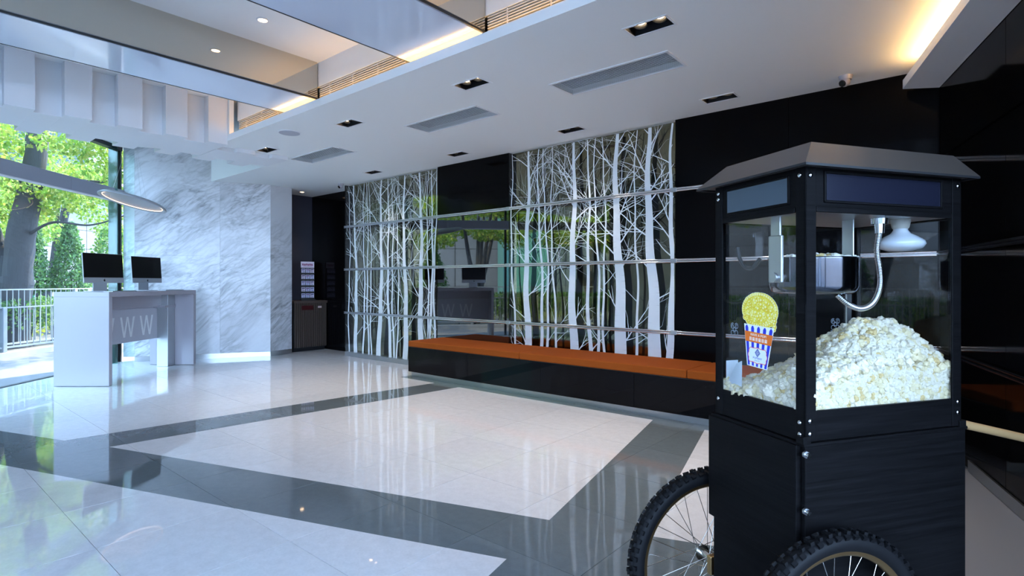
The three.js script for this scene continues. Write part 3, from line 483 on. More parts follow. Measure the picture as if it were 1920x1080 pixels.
// ---------------------------------------------------------------- popcorn cart
{
  const N = plan(0.751, 1.42), t = thing('popcorn_cart', 'black wheeled popcorn cart with glass cabinet', 'cart', [N.x, 0, N.z], YAW + THREE.MathUtils.degToRad(17.8));
  const W = 0.585, Dp = 0.36, R0 = 0.295;
  const screw = (p, n, parent = t) => { const g = new THREE.SphereGeometry(0.0062, 10, 6).scale(1, 1, 0.6); const m = mesh('screw', g, M.chrome, parent); m.position.copy(p); m.quaternion.setFromUnitVectors(V(0, 0, 1), n); return m; };
  // wooden base
  const base = sub('base_cabinet', t);
  mesh('carcass', RB(0.012, W - 0.012, 0.14, 0.772, -Dp + 0.012, -0.012, 0.004, 1), M.cart, base);
  mesh('front_panel', RB(0, W, 0.14, 0.784, -0.014, 0, 0.003, 1), M.cart, base);
  mesh('rear_panel', RB(0, W, 0.14, 0.784, -Dp, -Dp + 0.014, 0.003, 1), M.cart, base);
  mesh('end_panel', RB(-0.014, 0.012, 0.465, 0.78, -Dp - 0.008, -0.016, 0.003, 1), M.cart, base);
  mesh('end_panel', RB(-0.004, 0.012, 0.14, 0.463, -Dp + 0.004, -0.016, 0.003, 1), M.cart, base);
  mesh('end_panel', RB(W - 0.012, W, 0.14, 0.78, -Dp + 0.015, -0.016, 0.003, 1), M.cart, base);
  mesh('top_board', RB(-0.008, W + 0.004, 0.778, 0.788, -Dp - 0.002, 0.004, 0.003, 1), M.cart, base);
  for (const [y] of [[0.762], [0.617]]) { const b = mesh('bolt', rod(V(-0.004, y, 0.0), V(-0.004, y, 0.018), 0.006, 0.006, 8), M.chrome, base); mesh('nut', new THREE.CylinderGeometry(0.0095, 0.0095, 0.006, 6).rotateX(Math.PI / 2).translate(-0.004, y, 0.005), M.steel, b); }
  // glass cabinet: posts, rails, headers, panes
  const cab = sub('glass_cabinet', t), C1 = 0.565, z1 = -0.35;
  const Y0 = 0.79, Y1 = 1.50;
  mesh('floor_board', RB(0.004, C1 - 0.004, 0.788, 0.80, z1 + 0.004, -0.004, 0.003, 1), M.cart, cab);
  mesh('inner_tray', B(0.012, C1 - 0.012, 0.80, 0.85, z1 + 0.012, -0.012), M.steel, cab);
  for (const [x, z] of [[-0.001, 0.001], [C1 + 0.001, 0.001], [-0.001, z1 - 0.001], [C1 + 0.001, z1 - 0.001]]) { const sx = x < 0.1 ? 1 : -1, sz = z > -0.1 ? -1 : 1; mesh('post', merge([RB(Math.min(x, x + sx * 0.036), Math.max(x, x + sx * 0.036), Y0, Y1, Math.min(z, z + sz * 0.006), Math.max(z, z + sz * 0.006), 0.002, 1), RB(Math.min(x, x + sx * 0.006), Math.max(x, x + sx * 0.006), Y0, Y1, Math.min(z, z + sz * 0.032), Math.max(z, z + sz * 0.032), 0.002, 1)]), M.cart, cab); }
  for (const [x, z] of [[C1 - 0.024, z1 + 0.008], [C1 - 0.010, -0.010]]) mesh('corner_strip', B(x - 0.016, x + 0.004, 0.85, 1.40, z, z + 0.006), M.steel, cab);
  for (const [z, n] of [[0, 1], [z1, -1]]) {
    mesh('bottom_rail', RB(0.006, C1 - 0.006, Y0, 0.868, z - n * 0.007 - 0.005, z - n * 0.007 + 0.005, 0.002, 1), M.cart, cab);
    const h = mesh('header', RB(0.006, C1 - 0.006, 1.385, Y1, z - n * 0.006 - 0.004, z - n * 0.006 + 0.004, 0.002, 1), M.cart, cab);
    const zf = z - n * 0.002;
    mesh('frame_bead', merge([RB(0.062, 0.492, 1.484, 1.491, zf - 0.004, zf + 0.004, 0.002, 1), RB(0.062, 0.492, 1.408, 1.415, zf - 0.004, zf + 0.004, 0.002, 1), RB(0.062, 0.069, 1.408, 1.491, zf - 0.004, zf + 0.004, 0.002, 1), RB(0.485, 0.492, 1.408, 1.491, zf - 0.004, zf + 0.004, 0.002, 1)]), M.cart, h);
    mesh('sign_plate', B(0.069, 0.485, 1.415, 1.484, zf - 0.003, zf + 0.0005), phy([0.010, 0.011, 0.022], 0.25, { ior: 1.5 }), h);
    mesh('lower_bead', RB(0.036, C1 - 0.036, 1.383, 1.397, zf - 0.004, zf + 0.003, 0.002, 1), M.cart, h);
  }
  for (const [x, n] of [[0, -1], [C1, 1]]) {
    mesh('bottom_rail', RB(x - n * 0.007 - 0.005, x - n * 0.007 + 0.005, Y0, 0.868, z1 + 0.006, -0.006, 0.002, 1), M.cart, cab);
    const h = mesh('header', RB(x - n * 0.006 - 0.004, x - n * 0.006 + 0.004, 1.385, Y1, z1 + 0.006, -0.006, 0.002, 1), M.cart, cab), xf = x - n * 0.002;
    mesh('frame_bead', merge([RB(xf - 0.004, xf + 0.004, 1.478, 1.485, -0.302, -0.052, 0.002, 1), RB(xf - 0.004, xf + 0.004, 1.406, 1.413, -0.302, -0.052, 0.002, 1), RB(xf - 0.004, xf + 0.004, 1.406, 1.485, -0.302, -0.295, 0.002, 1), RB(xf - 0.004, xf + 0.004, 1.406, 1.485, -0.059, -0.052, 0.002, 1)]), M.cart, h);
    mesh('sign_plate', B(xf - 0.003, xf + 0.003, 1.413, 1.478, -0.295, -0.059), phy([0.055, 0.075, 0.10], 0.3, { ior: 1.5 }), h);
    mesh('lower_bead', RB(xf - 0.004, xf + 0.003, 1.383, 1.397, z1 + 0.034, -0.034, 0.002, 1), M.cart, h);
  }
  for (const z of [-0.008, z1 + 0.008]) { const p = mesh('glass_pane', new THREE.PlaneGeometry(C1 - 0.02, 0.535), M.pane, cab); p.position.set(C1 / 2, 1.125, z); }
  for (const x of [0.008, C1 - 0.008]) { const p = mesh('glass_pane', new THREE.PlaneGeometry(-z1 - 0.02, 0.535), M.pane, cab); p.rotation.y = Math.PI / 2; p.position.set(x, 1.125, z1 / 2); }
  mesh('ceiling_plate', B(0.01, C1 - 0.01, 1.388, 1.392, z1 + 0.012, -0.012), M.steel, cab);
  // roof: truncated pyramid
  {
    const e = 0.042, y0 = 1.498, y1 = 1.566, i = 0.012, P = [[-e, e], [C1 + 0.014, e], [C1 + 0.014, z1 - e], [-e, z1 - e]], Q = [[i + 0.02, -i], [C1 - i, -i], [C1 - i, z1 + i], [i + 0.02, z1 + i]], pos = [];
    const tri = (...v) => v.forEach(q => pos.push(...q)), lo = k => [P[k][0], y0, P[k][1]], hi = k => [Q[k][0], y1, Q[k][1]];
    for (let k = 0; k < 4; k++) { const n = (k + 1) % 4; tri(lo(k), lo(n), hi(n)); tri(lo(k), hi(n), hi(k)); }
    tri(hi(0), hi(1), hi(2)); tri(hi(0), hi(2), hi(3)); tri(lo(0), lo(2), lo(1)); tri(lo(0), lo(3), lo(2));
    const g = new THREE.BufferGeometry(); g.setAttribute('position', new THREE.Float32BufferAttribute(pos, 3)); g.computeVertexNormals();
    const r = mesh('roof', g, phy([0.085, 0.07, 0.06], 0.42, { metalness: 0.4 }), t); mesh('eave_lip', merge([B(-e, C1 + 0.014, y0 - 0.006, y0, e - 0.004, e), B(-e, C1 + 0.014, y0 - 0.006, y0, z1 - e, z1 - e + 0.004), B(-e, -e + 0.004, y0 - 0.006, y0, z1 - e, e), B(C1 + 0.010, C1 + 0.014, y0 - 0.006, y0, z1 - e, e)]), M.dark, r);
  }
  for (const [x, y] of [[0.012, 0.845], [0.012, 0.812], [0.548, 0.86], [0.548, 0.83], [0.014, 1.476], [0.548, 1.476]]) screw(V(x, y, 0.003), V(0, 0, 1), cab);
  for (const [z, y] of [[-0.016, 0.838], [-0.016, 0.808], [-0.334, 0.838], [-0.016, 1.478], [-0.334, 1.478], [-0.334, 1.46]]) screw(V(-0.003, y, z), V(-1, 0, 0), cab);
  for (const [x, z] of [[0, 0], [C1, 0]]) mesh('corner_bracket', RB(x - 0.012, x + 0.014, 0.786, 0.806, z - 0.02, z + 0.006, 0.002, 1), M.cart, cab);
  // kettle, hanger, conduit, lamp
  const ket = sub('kettle', t), kx = 0.192, kz = -0.16, kr = 0.118;
  mesh('pot', new THREE.LatheGeometry([[0, 1.168], [kr - 0.02, 1.168], [kr - 0.006, 1.174], [kr, 1.19], [kr, 1.268], [kr + 0.004, 1.272], [kr - 0.003, 1.273], [kr - 0.004, 1.19], [kr - 0.02, 1.178], [0, 1.176]].map(p => new THREE.Vector2(...p)), 48).translate(kx, 0, kz), std([0.16, 0.165, 0.19], 0.1, { metalness: 1, side: THREE.DoubleSide }), ket);
  mesh('hanger_bracket', merge([RB(kx - kr - 0.022, kx - kr - 0.012, 1.20, 1.335, kz - 0.025, kz + 0.025, 0.003, 1), RB(kx - kr - 0.02, kx - kr - 0.012, 1.33, 1.39, kz - 0.018, kz + 0.018, 0.003, 1)]), M.brushed, ket);
  mesh('pivot', merge([rod(V(kx - kr - 0.03, 1.215, kz), V(kx - kr + 0.003, 1.215, kz), 0.014, 0.014, 16), rod(V(kx + kr - 0.003, 1.255, kz), V(kx + kr + 0.02, 1.255, kz), 0.008, 0.008, 12)]), M.steel, ket);
  mesh('hanger_bracket', RB(kx + kr + 0.014, kx + kr + 0.02, 1.24, 1.39, kz - 0.02, kz + 0.02, 0.003, 1), M.brushed, ket);
  mesh('tilt_handle', tube([V(kx - kr - 0.02, 1.27, kz - 0.06), V(kx - kr - 0.02, 1.245, kz - 0.09), V(kx - kr - 0.02, 1.247, kz - 0.12), V(kx - kr - 0.02, 1.275, kz - 0.145), V(kx - kr - 0.02, 1.31, kz - 0.155)], 0.006, 20, 8), M.darkMetal, ket);
  {
    const pts = [V(0.30, 1.172, -0.13), V(0.22, 1.164, -0.10), V(0.235, 1.142, -0.085), V(0.28, 1.126, -0.08), V(0.335, 1.142, -0.085), V(0.368, 1.19, -0.09), V(0.372, 1.24, -0.095), V(0.368, 1.29, -0.10), V(0.377, 1.35, -0.10)];
    const curve = new THREE.CatmullRomCurve3(pts.slice(1)), n = 80, rings = [];
    for (let i = 0; i <= n; i++) { const p = curve.getPointAt(i / n), d = curve.getTangentAt(i / n); rings.push(new THREE.TorusGeometry(0.0062, 0.0024, 5, 10).applyQuaternion(new THREE.Quaternion().setFromUnitVectors(V(0, 0, 1), d)).translate(p.x, p.y, p.z)); }
    const cd = sub('power_conduit', t); mesh('core', tube(pts.slice(1), 0.0055, 60, 8), M.steel, cd); mesh('coil', merge(rings), M.chrome, cd);
    mesh('plug', merge([rod(V(0.378, 1.345, -0.10), V(0.378, 1.372, -0.10), 0.012, 0.014, 12), rod(V(0.378, 1.372, -0.10), V(0.378, 1.389, -0.10), 0.022, 0.024, 16)]), M.chrome, cd);
  }
  {
    const b = sub('heat_lamp', t); b.position.set(0.462, 1.39, -0.10);
    mesh('bulb', new THREE.LatheGeometry([[0, -0.098], [0.03, -0.0965], [0.055, -0.088], [0.063, -0.076], [0.060, -0.066], [0.044, -0.054], [0.026, -0.044], [0.019, -0.034], [0.018, -0.02]].map(p => new THREE.Vector2(...p)), 36), phy([0.62, 0.66, 0.70], 0.2, { clearcoat: 0.5 }), b);
    mesh('socket', new THREE.LatheGeometry([[0.0185, -0.03], [0.022, -0.026], [0.026, -0.008], [0.026, 0]].map(p => new THREE.Vector2(...p)), 24), std([0.4, 0.38, 0.33], 0.5), b);
  }
  // wheels
  const wheel = z => {
    const w = sub('wheel', t); w.position.set(0.027, R0, z);
    const rimR = 0.245, R = rng(41);
    mesh('tyre', new THREE.LatheGeometry([[rimR, -0.012], [rimR + 0.008, -0.021], [rimR + 0.026, -0.0235], [rimR + 0.040, -0.016], [rimR + 0.0445, 0], [rimR + 0.040, 0.016], [rimR + 0.026, 0.0235], [rimR + 0.008, 0.021], [rimR, 0.012]].map(p => new THREE.Vector2(...p)), 96).rotateX(Math.PI / 2), M.rubber, w);
    const kn = [], n = 64;
    for (let i = 0; i < n; i++) for (const [o, rr, tilt, l] of [[-0.0185, 0.0385, 0.55, 0.013], [0.0185, 0.0385, -0.55, 0.013], [i % 2 ? 0.007 : -0.007, 0.0455, 0, 0.012], [i % 2 ? -0.006 : 0.006, 0.045, 0, 0.009]]) { const g = new THREE.BoxGeometry(l, 0.011, 0.010).rotateX(-tilt).rotateZ((R() - 0.5) * 0.2).translate(0, rimR + rr, o).rotateZ((i + (Math.abs(o) > 0.01 ? 0.5 : 0)) / n * Math.PI * 2); kn.push(g); }
    const k = mesh('tread_knobs', merge(kn), M.rubber, w); k.userData.kind = 'stuff';
    mesh('rim', new THREE.LatheGeometry([[rimR + 0.008, -0.014], [rimR - 0.004, -0.0145], [rimR - 0.011, -0.009], [rimR - 0.013, 0], [rimR - 0.011, 0.009], [rimR - 0.004, 0.0145], [rimR + 0.008, 0.014]].map(p => new THREE.Vector2(...p)), 96).rotateX(Math.PI / 2), M.gold, w);
    mesh('hub', merge([rod(V(0, 0, -0.034), V(0, 0, 0.034), 0.014, 0.014, 18), rod(V(0, 0, -0.032), V(0, 0, -0.028), 0.026, 0.026, 24), rod(V(0, 0, 0.028), V(0, 0, 0.032), 0.026, 0.026, 24)]), M.spoke, w);
    for (let i = 0; i < 32; i++) { const s = i % 2 ? 1 : -1, a = i / 32 * Math.PI * 2, b = a + (Math.floor(i / 2) % 2 ? 1.15 : -1.15); mesh('spoke', rod(V(0.023 * Math.cos(b), 0.023 * Math.sin(b), s * 0.03), V((rimR - 0.010) * Math.cos(a), (rimR - 0.010) * Math.sin(a), s * 0.003), 0.00125, 0.00125, 5), M.spoke, w); }
    return w;
  };
  wheel(-0.424); wheel(0.066);
  mesh('axle', merge([rod(V(0.027, R0, -0.39), V(0.027, R0, 0.032), 0.019, 0.019, 18)]), M.gold, t);
  mesh('axle_clamp', merge([RB(-0.006, 0.06, R0 - 0.03, R0 + 0.03, -0.388, -0.366, 0.004, 1), RB(-0.006, 0.06, R0 - 0.03, R0 + 0.03, 0.004, 0.03, 0.004, 1)]), M.gold, t);
  mesh('support_leg', merge([RB(W - 0.06, W - 0.02, 0, 0.15, -Dp + 0.02, -Dp + 0.06, 0.004, 1), RB(W - 0.06, W - 0.02, 0, 0.15, -0.06, -0.02, 0.004, 1)]), M.cart, t);
  // push handle at the far end
  for (const z of [-0.05, -0.31]) { const h = mesh('handle_arm', rod(V(W - 0.04, 0.80, z), V(W + 0.36, 0.705, z), 0.013, 0.013, 14), M.handle, t); mesh('end_bolt', merge([rod(V(W + 0.352, 0.707, z - 0.018), V(W + 0.352, 0.707, z + 0.018), 0.008, 0.008, 8), rod(V(W + 0.352, 0.707, z + 0.014), V(W + 0.352, 0.707, z + 0.02), 0.012, 0.012, 6)]), M.chrome, h); }
  mesh('handle_bar', rod(V(W + 0.352, 0.707, -0.33), V(W + 0.352, 0.707, -0.03), 0.011, 0.011, 12), M.darkMetal, t);
  // popcorn
  const popcornTop = (x, z) => 0.872 + 0.17 * Math.exp(-(((x - 0.45) / 0.15) ** 2) - (((z + 0.13) / 0.15) ** 2)) + 0.13 * Math.exp(-(((x - 0.26) / 0.15) ** 2) - (((z + 0.13) / 0.17) ** 2)) + 0.05 * Math.exp(-(((x - 0.1) / 0.1) ** 2) - (((z + 0.04) / 0.12) ** 2)) + 0.02 * noise.noise(x * 14, z * 14, 2) + 0.015 * Math.min(1, Math.max(0, (x - 0.45) * 8)) + 0.05 * Math.exp(-(((x - 0.02) / 0.10) ** 2) - (((z + 0.05) / 0.10) ** 2)) * 0.4;
  const kernel = seed => {
    const R = rng(seed), parts = [], n = 5 + Math.floor(R() * 3);
    for (let k = 0; k < n; k++) {
      const g = new THREE.IcosahedronGeometry(0.0042 + R() * 0.0028, 1), p = g.attributes.position, ox = R() * 9;
      for (let i = 0; i < p.count; i++) { const s = 1 + 0.5 * noise.noise(p.getX(i) * 420 + ox, p.getY(i) * 420, p.getZ(i) * 420); p.setXYZ(i, p.getX(i) * s, p.getY(i) * s, p.getZ(i) * s); }
      g.computeVertexNormals(); const a = R() * 6.28, e = (R() - 0.5) * 2.4; g.translate(0.0062 * Math.cos(a) * Math.cos(e), 0.0062 * Math.sin(e), 0.0062 * Math.sin(a) * Math.cos(e)); parts.push(g);
    }
    return merge(parts);
  };
  const pop = thing('popcorn_pile', 'heap of white popcorn inside the glass cabinet', 'popcorn', [N.x, 0, N.z], t.rotation.y); pop.userData.kind = 'stuff';
  const pmat = std([1, 1, 1], 0.75), R = rng(77), variants = 6, per = 560, mm = new THREE.Matrix4(), q = new THREE.Quaternion(), e = new THREE.Euler(), c = new THREE.Color();
  { // body of the heap below the loose top layer
    const nx = 40, nz = 26, g = new THREE.PlaneGeometry(0.535, 0.32, nx, nz).rotateX(-Math.PI / 2).translate(0.2825, 0, -0.175), p = g.attributes.position;
    for (let i = 0; i < p.count; i++) p.setY(i, popcornTop(p.getX(i), p.getZ(i)) - 0.03); g.computeVertexNormals(); mesh('heap', g, std([0.66, 0.60, 0.47], 0.9), pop).userData.kind = 'stuff';
  }
  for (let v = 0; v < variants; v++) {
    const im = new THREE.InstancedMesh(kernel(300 + v), pmat, per); im.name = 'kernels'; im.userData.kind = 'stuff'; im.castShadow = im.receiveShadow = true;
    for (let i = 0; i < per; i++) {
      let x = 0.018 + R() * 0.53, z = -0.335 + R() * 0.32, y = popcornTop(x, z) - 0.014 + R() * 0.020;
      const edge = R(); // pressed against the panes
      if (edge < 0.30) { z = -0.033; y = 0.858 + R() * Math.max(0.01, popcornTop(x, -0.03) - 0.862); } else if (edge < 0.42) { x = 0.033; y = 0.858 + R() * Math.max(0.01, popcornTop(0.03, z) - 0.862); }
      e.set(R() * 6.3, R() * 6.3, R() * 6.3); const s = 1.25 + R() * 0.7; mm.compose(V(x, y, z), q.setFromEuler(e), V(s, s, s)); im.setMatrixAt(i, mm);
      const k = R(); c.setRGB(...(k < 0.08 ? [0.54, 0.40, 0.18] : k < 0.35 ? [0.62, 0.53, 0.33] : [0.66, 0.60, 0.47])); im.setColorAt(i, c);
    }
    pop.add(im);
  }
  const pk = thing('popcorn_serving', 'small heap of popcorn in the steel kettle', 'popcorn', [N.x, 0, N.z], t.rotation.y); pk.userData.kind = 'stuff';
  for (let v = 0; v < 3; v++) {
    const im = new THREE.InstancedMesh(kernel(330 + v), pmat, 70); im.name = 'kernels'; im.userData.kind = 'stuff'; im.castShadow = im.receiveShadow = true;
    for (let i = 0; i < 70; i++) { const a = R() * 6.28, r = Math.sqrt(R()) * (kr - 0.012); e.set(R() * 6.3, R() * 6.3, R() * 6.3); mm.compose(V(kx + r * Math.cos(a), 1.262 + R() * 0.014 * (1.4 - r / kr) + 0.006 * noise.noise(r * 60, a * 2, 1), kz + r * Math.sin(a)), q.setFromEuler(e), V(1, 1, 1)); im.setMatrixAt(i, mm); const k = R(); c.setRGB(...(k < 0.12 ? [0.6, 0.46, 0.2] : [0.74, 0.71, 0.62])); im.setColorAt(i, c); }
    pk.add(im);
  }
  { // scroll ornaments printed in the corners of the panes
    const cv = document.createElement('canvas'); cv.width = cv.height = 160; const x = cv.getContext('2d'); x.strokeStyle = '#8d96a0'; x.lineWidth = 7;
    for (const [cx, cy, r, a, b] of [[48, 44, 26, 0, 5.4], [48, 44, 12, 2, 7], [112, 44, 26, 3.6, 9], [112, 44, 12, 1, 6], [48, 112, 24, 1, 6.2], [112, 112, 24, 2.2, 7.4], [80, 78, 18, 0, 6.3]]) { x.beginPath(); x.arc(cx, cy, r, a, b); x.stroke(); } x.beginPath(); x.moveTo(14, 148); x.lineTo(146, 148); x.stroke();
    const tx = new THREE.CanvasTexture(cv); tx.colorSpace = THREE.SRGBColorSpace; const m = std(0xffffff, 0.6, { map: tx, transparent: true, alphaTest: 0.5, side: THREE.DoubleSide });
    const a = mesh('corner_ornament', new THREE.PlaneGeometry(0.042, 0.05), m, cab); a.rotation.y = -Math.PI / 2; a.position.set(0.0066, 1.058, -0.272); a.userData.label = 'grey printed scroll ornament';
    const b = mesh('corner_ornament', new THREE.PlaneGeometry(0.05, 0.05), m, cab); b.position.set(0.478, 1.058, z1 + 0.0095); b.userData.label = 'grey printed scroll ornament';
  }
  {
    const sc = thing('popcorn_scoop', 'pale steel scoop standing in the corner of the popcorn', 'scoop', [N.x, 0, N.z], t.rotation.y), sh = new THREE.Shape([[0, 0], [0.07, 0], [0.022, 0.075], [0, 0.085]].map(q => new THREE.Vector2(...q)));
    mesh('blade', new THREE.ExtrudeGeometry(sh, { depth: 0.002, bevelEnabled: false }).rotateY(Math.PI / 2).translate(0.024, 0.878, -0.262), std([0.6, 0.66, 0.72], 0.35, { metalness: 0.3 }), sc);
    mesh('side_wall', B(0.026, 0.07, 0.878, 0.955, -0.334, -0.332), std([0.6, 0.66, 0.72], 0.35, { metalness: 0.3 }), sc);
  }
  // sticker on the end pane: printed popcorn cup
  {
    const cw = 512, ch = 800, cv = document.createElement('canvas'); cv.width = cw; cv.height = ch; const x = cv.getContext('2d'), Rs = rng(9);
    x.clearRect(0, 0, cw, ch);
    const balls = []; for (let i = 0; i < 420; i++) { const a = Rs() * 6.283, r = Math.sqrt(Rs()); balls.push([256 + Math.cos(a) * r * 215, 190 + Math.sin(a) * r * 165 + (Math.sin(a) > 0 ? 20 : 0), 20 + Rs() * 8]); }
    for (let i = 0; i < 44; i++) { const a = i / 44 * 6.283; balls.push([256 + Math.cos(a) * 215, 190 + Math.sin(a) * 165, 25]); }
    for (let i = 0; i < 5; i++) balls.push([452 + (i % 2) * 8, 250 + i * 28, 22]);
    x.fillStyle = '#fffbe0'; for (const [a, b, r] of balls) { x.beginPath(); x.arc(a, b, r + 4, 0, 7); x.fill(); }
    for (const [a, b, r] of balls) { x.fillStyle = ['#f7e24a', '#f3d93a', '#fbe96a', '#efd02f'][Math.floor(Rs() * 4)]; x.beginPath(); x.arc(a, b, r, 0, 7); x.fill(); x.fillStyle = '#fff3a8'; x.beginPath(); x.arc(a - 5, b - 6, r * 0.5, 0, 7); x.fill(); x.fillStyle = '#e9c02a'; x.beginPath(); x.arc(a + 7, b + 8, r * 0.28, 0, 7); x.fill(); }
    const L = y => 62 + (y - 360) * 0.150, Rr = y => 450 - (y - 360) * 0.150;
    x.beginPath(); x.moveTo(L(350) - 6, 350); x.lineTo(Rr(350) + 6, 350); x.lineTo(Rr(792) + 6, 792); x.lineTo(L(792) - 6, 792); x.closePath(); x.fillStyle = '#f4f7ff'; x.fill();
    x.fillStyle = '#1f33c4';
    for (let i = 0; i < 5; i++) { const f = y => { const w = (Rr(y) - L(y)) / 9.4; return L(y) + w * (0.2 + i * 2) ; }, w = y => (Rr(y) - L(y)) / 9.4; x.beginPath(); x.moveTo(f(385), 385); x.quadraticCurveTo(f(352) + w(352) / 2, 335, f(385) + w(385), 385); x.lineTo(f(784) + w(784), 784); x.lineTo(f(784), 784); x.closePath(); x.fill(); }
    x.fillStyle = '#f4761b'; x.beginPath(); x.moveTo(L(425) - 4, 425); x.lineTo(Rr(425) + 4, 425); x.lineTo(Rr(535) + 4, 535); x.lineTo(L(535) - 4, 535); x.closePath(); x.fill();
    x.fillStyle = '#ffe9d6'; x.textAlign = 'center'; x.font = 'bold 36px sans-serif'; x.fillText('HAVE A POP!', 256, 466); x.lineWidth = 6; x.strokeStyle = '#ffe9d6';
    for (let i = 0; i < 6; i++) { const a = 138 + i * 41; x.strokeRect(a + 3, 484, 24, 30); x.beginPath(); x.moveTo(a, 498); x.lineTo(a + 30, 498); x.moveTo(a + 15, 480); x.lineTo(a + 15, 518); if (i % 2) { x.moveTo(a, 518); x.lineTo(a + 15, 500); x.lineTo(a + 30, 518); } x.stroke(); }
    x.beginPath(); x.moveTo(160, 590); x.quadraticCurveTo(200, 600, 256, 585); x.quadraticCurveTo(312, 600, 352, 590); x.quadraticCurveTo(380, 610, 372, 640); x.quadraticCurveTo(395, 670, 372, 700); x.quadraticCurveTo(380, 735, 352, 745); x.quadraticCurveTo(312, 735, 256, 752); x.quadraticCurveTo(200, 735, 160, 745); x.quadraticCurveTo(132, 735, 140, 700); x.quadraticCurveTo(117, 670, 140, 640); x.quadraticCurveTo(132, 610, 160, 590); x.closePath(); x.fillStyle = '#eef3ff'; x.fill(); x.strokeStyle = '#f2694f'; x.lineWidth = 7; x.stroke();
    x.strokeStyle = '#2a3f8f'; x.lineWidth = 7; for (const r of [40, 25]) { x.beginPath(); x.moveTo(256, 638 - r * 1.05); x.lineTo(256 + r * 0.8, 638); x.lineTo(256, 638 + r * 1.05); x.lineTo(256 - r * 0.8, 638); x.closePath(); x.stroke(); } x.beginPath(); x.moveTo(268, 626); x.lineTo(250, 638); x.lineTo(268, 652); x.stroke();
    x.fillStyle = '#7c86b8'; x.font = 'bold 30px sans-serif'; x.fillText('POPWAY', 256, 706); x.font = 'bold 17px sans-serif'; x.fillText('H O T E L', 256, 728);
    const tx = new THREE.CanvasTexture(cv); tx.colorSpace = THREE.SRGBColorSpace; tx.anisotropy = 8;
    const s = mesh('sticker', new THREE.PlaneGeometry(0.150, 0.218), std(0xffffff, 0.55, { map: tx, transparent: true, alphaTest: 0.5, side: THREE.DoubleSide }), cab);
    s.rotation.set(0, -Math.PI / 2, 0); s.rotateZ(-0.06); s.position.set(0.0066, 1.063, -0.172); s.userData.label = 'printed sticker of a striped popcorn cup';
  }
}
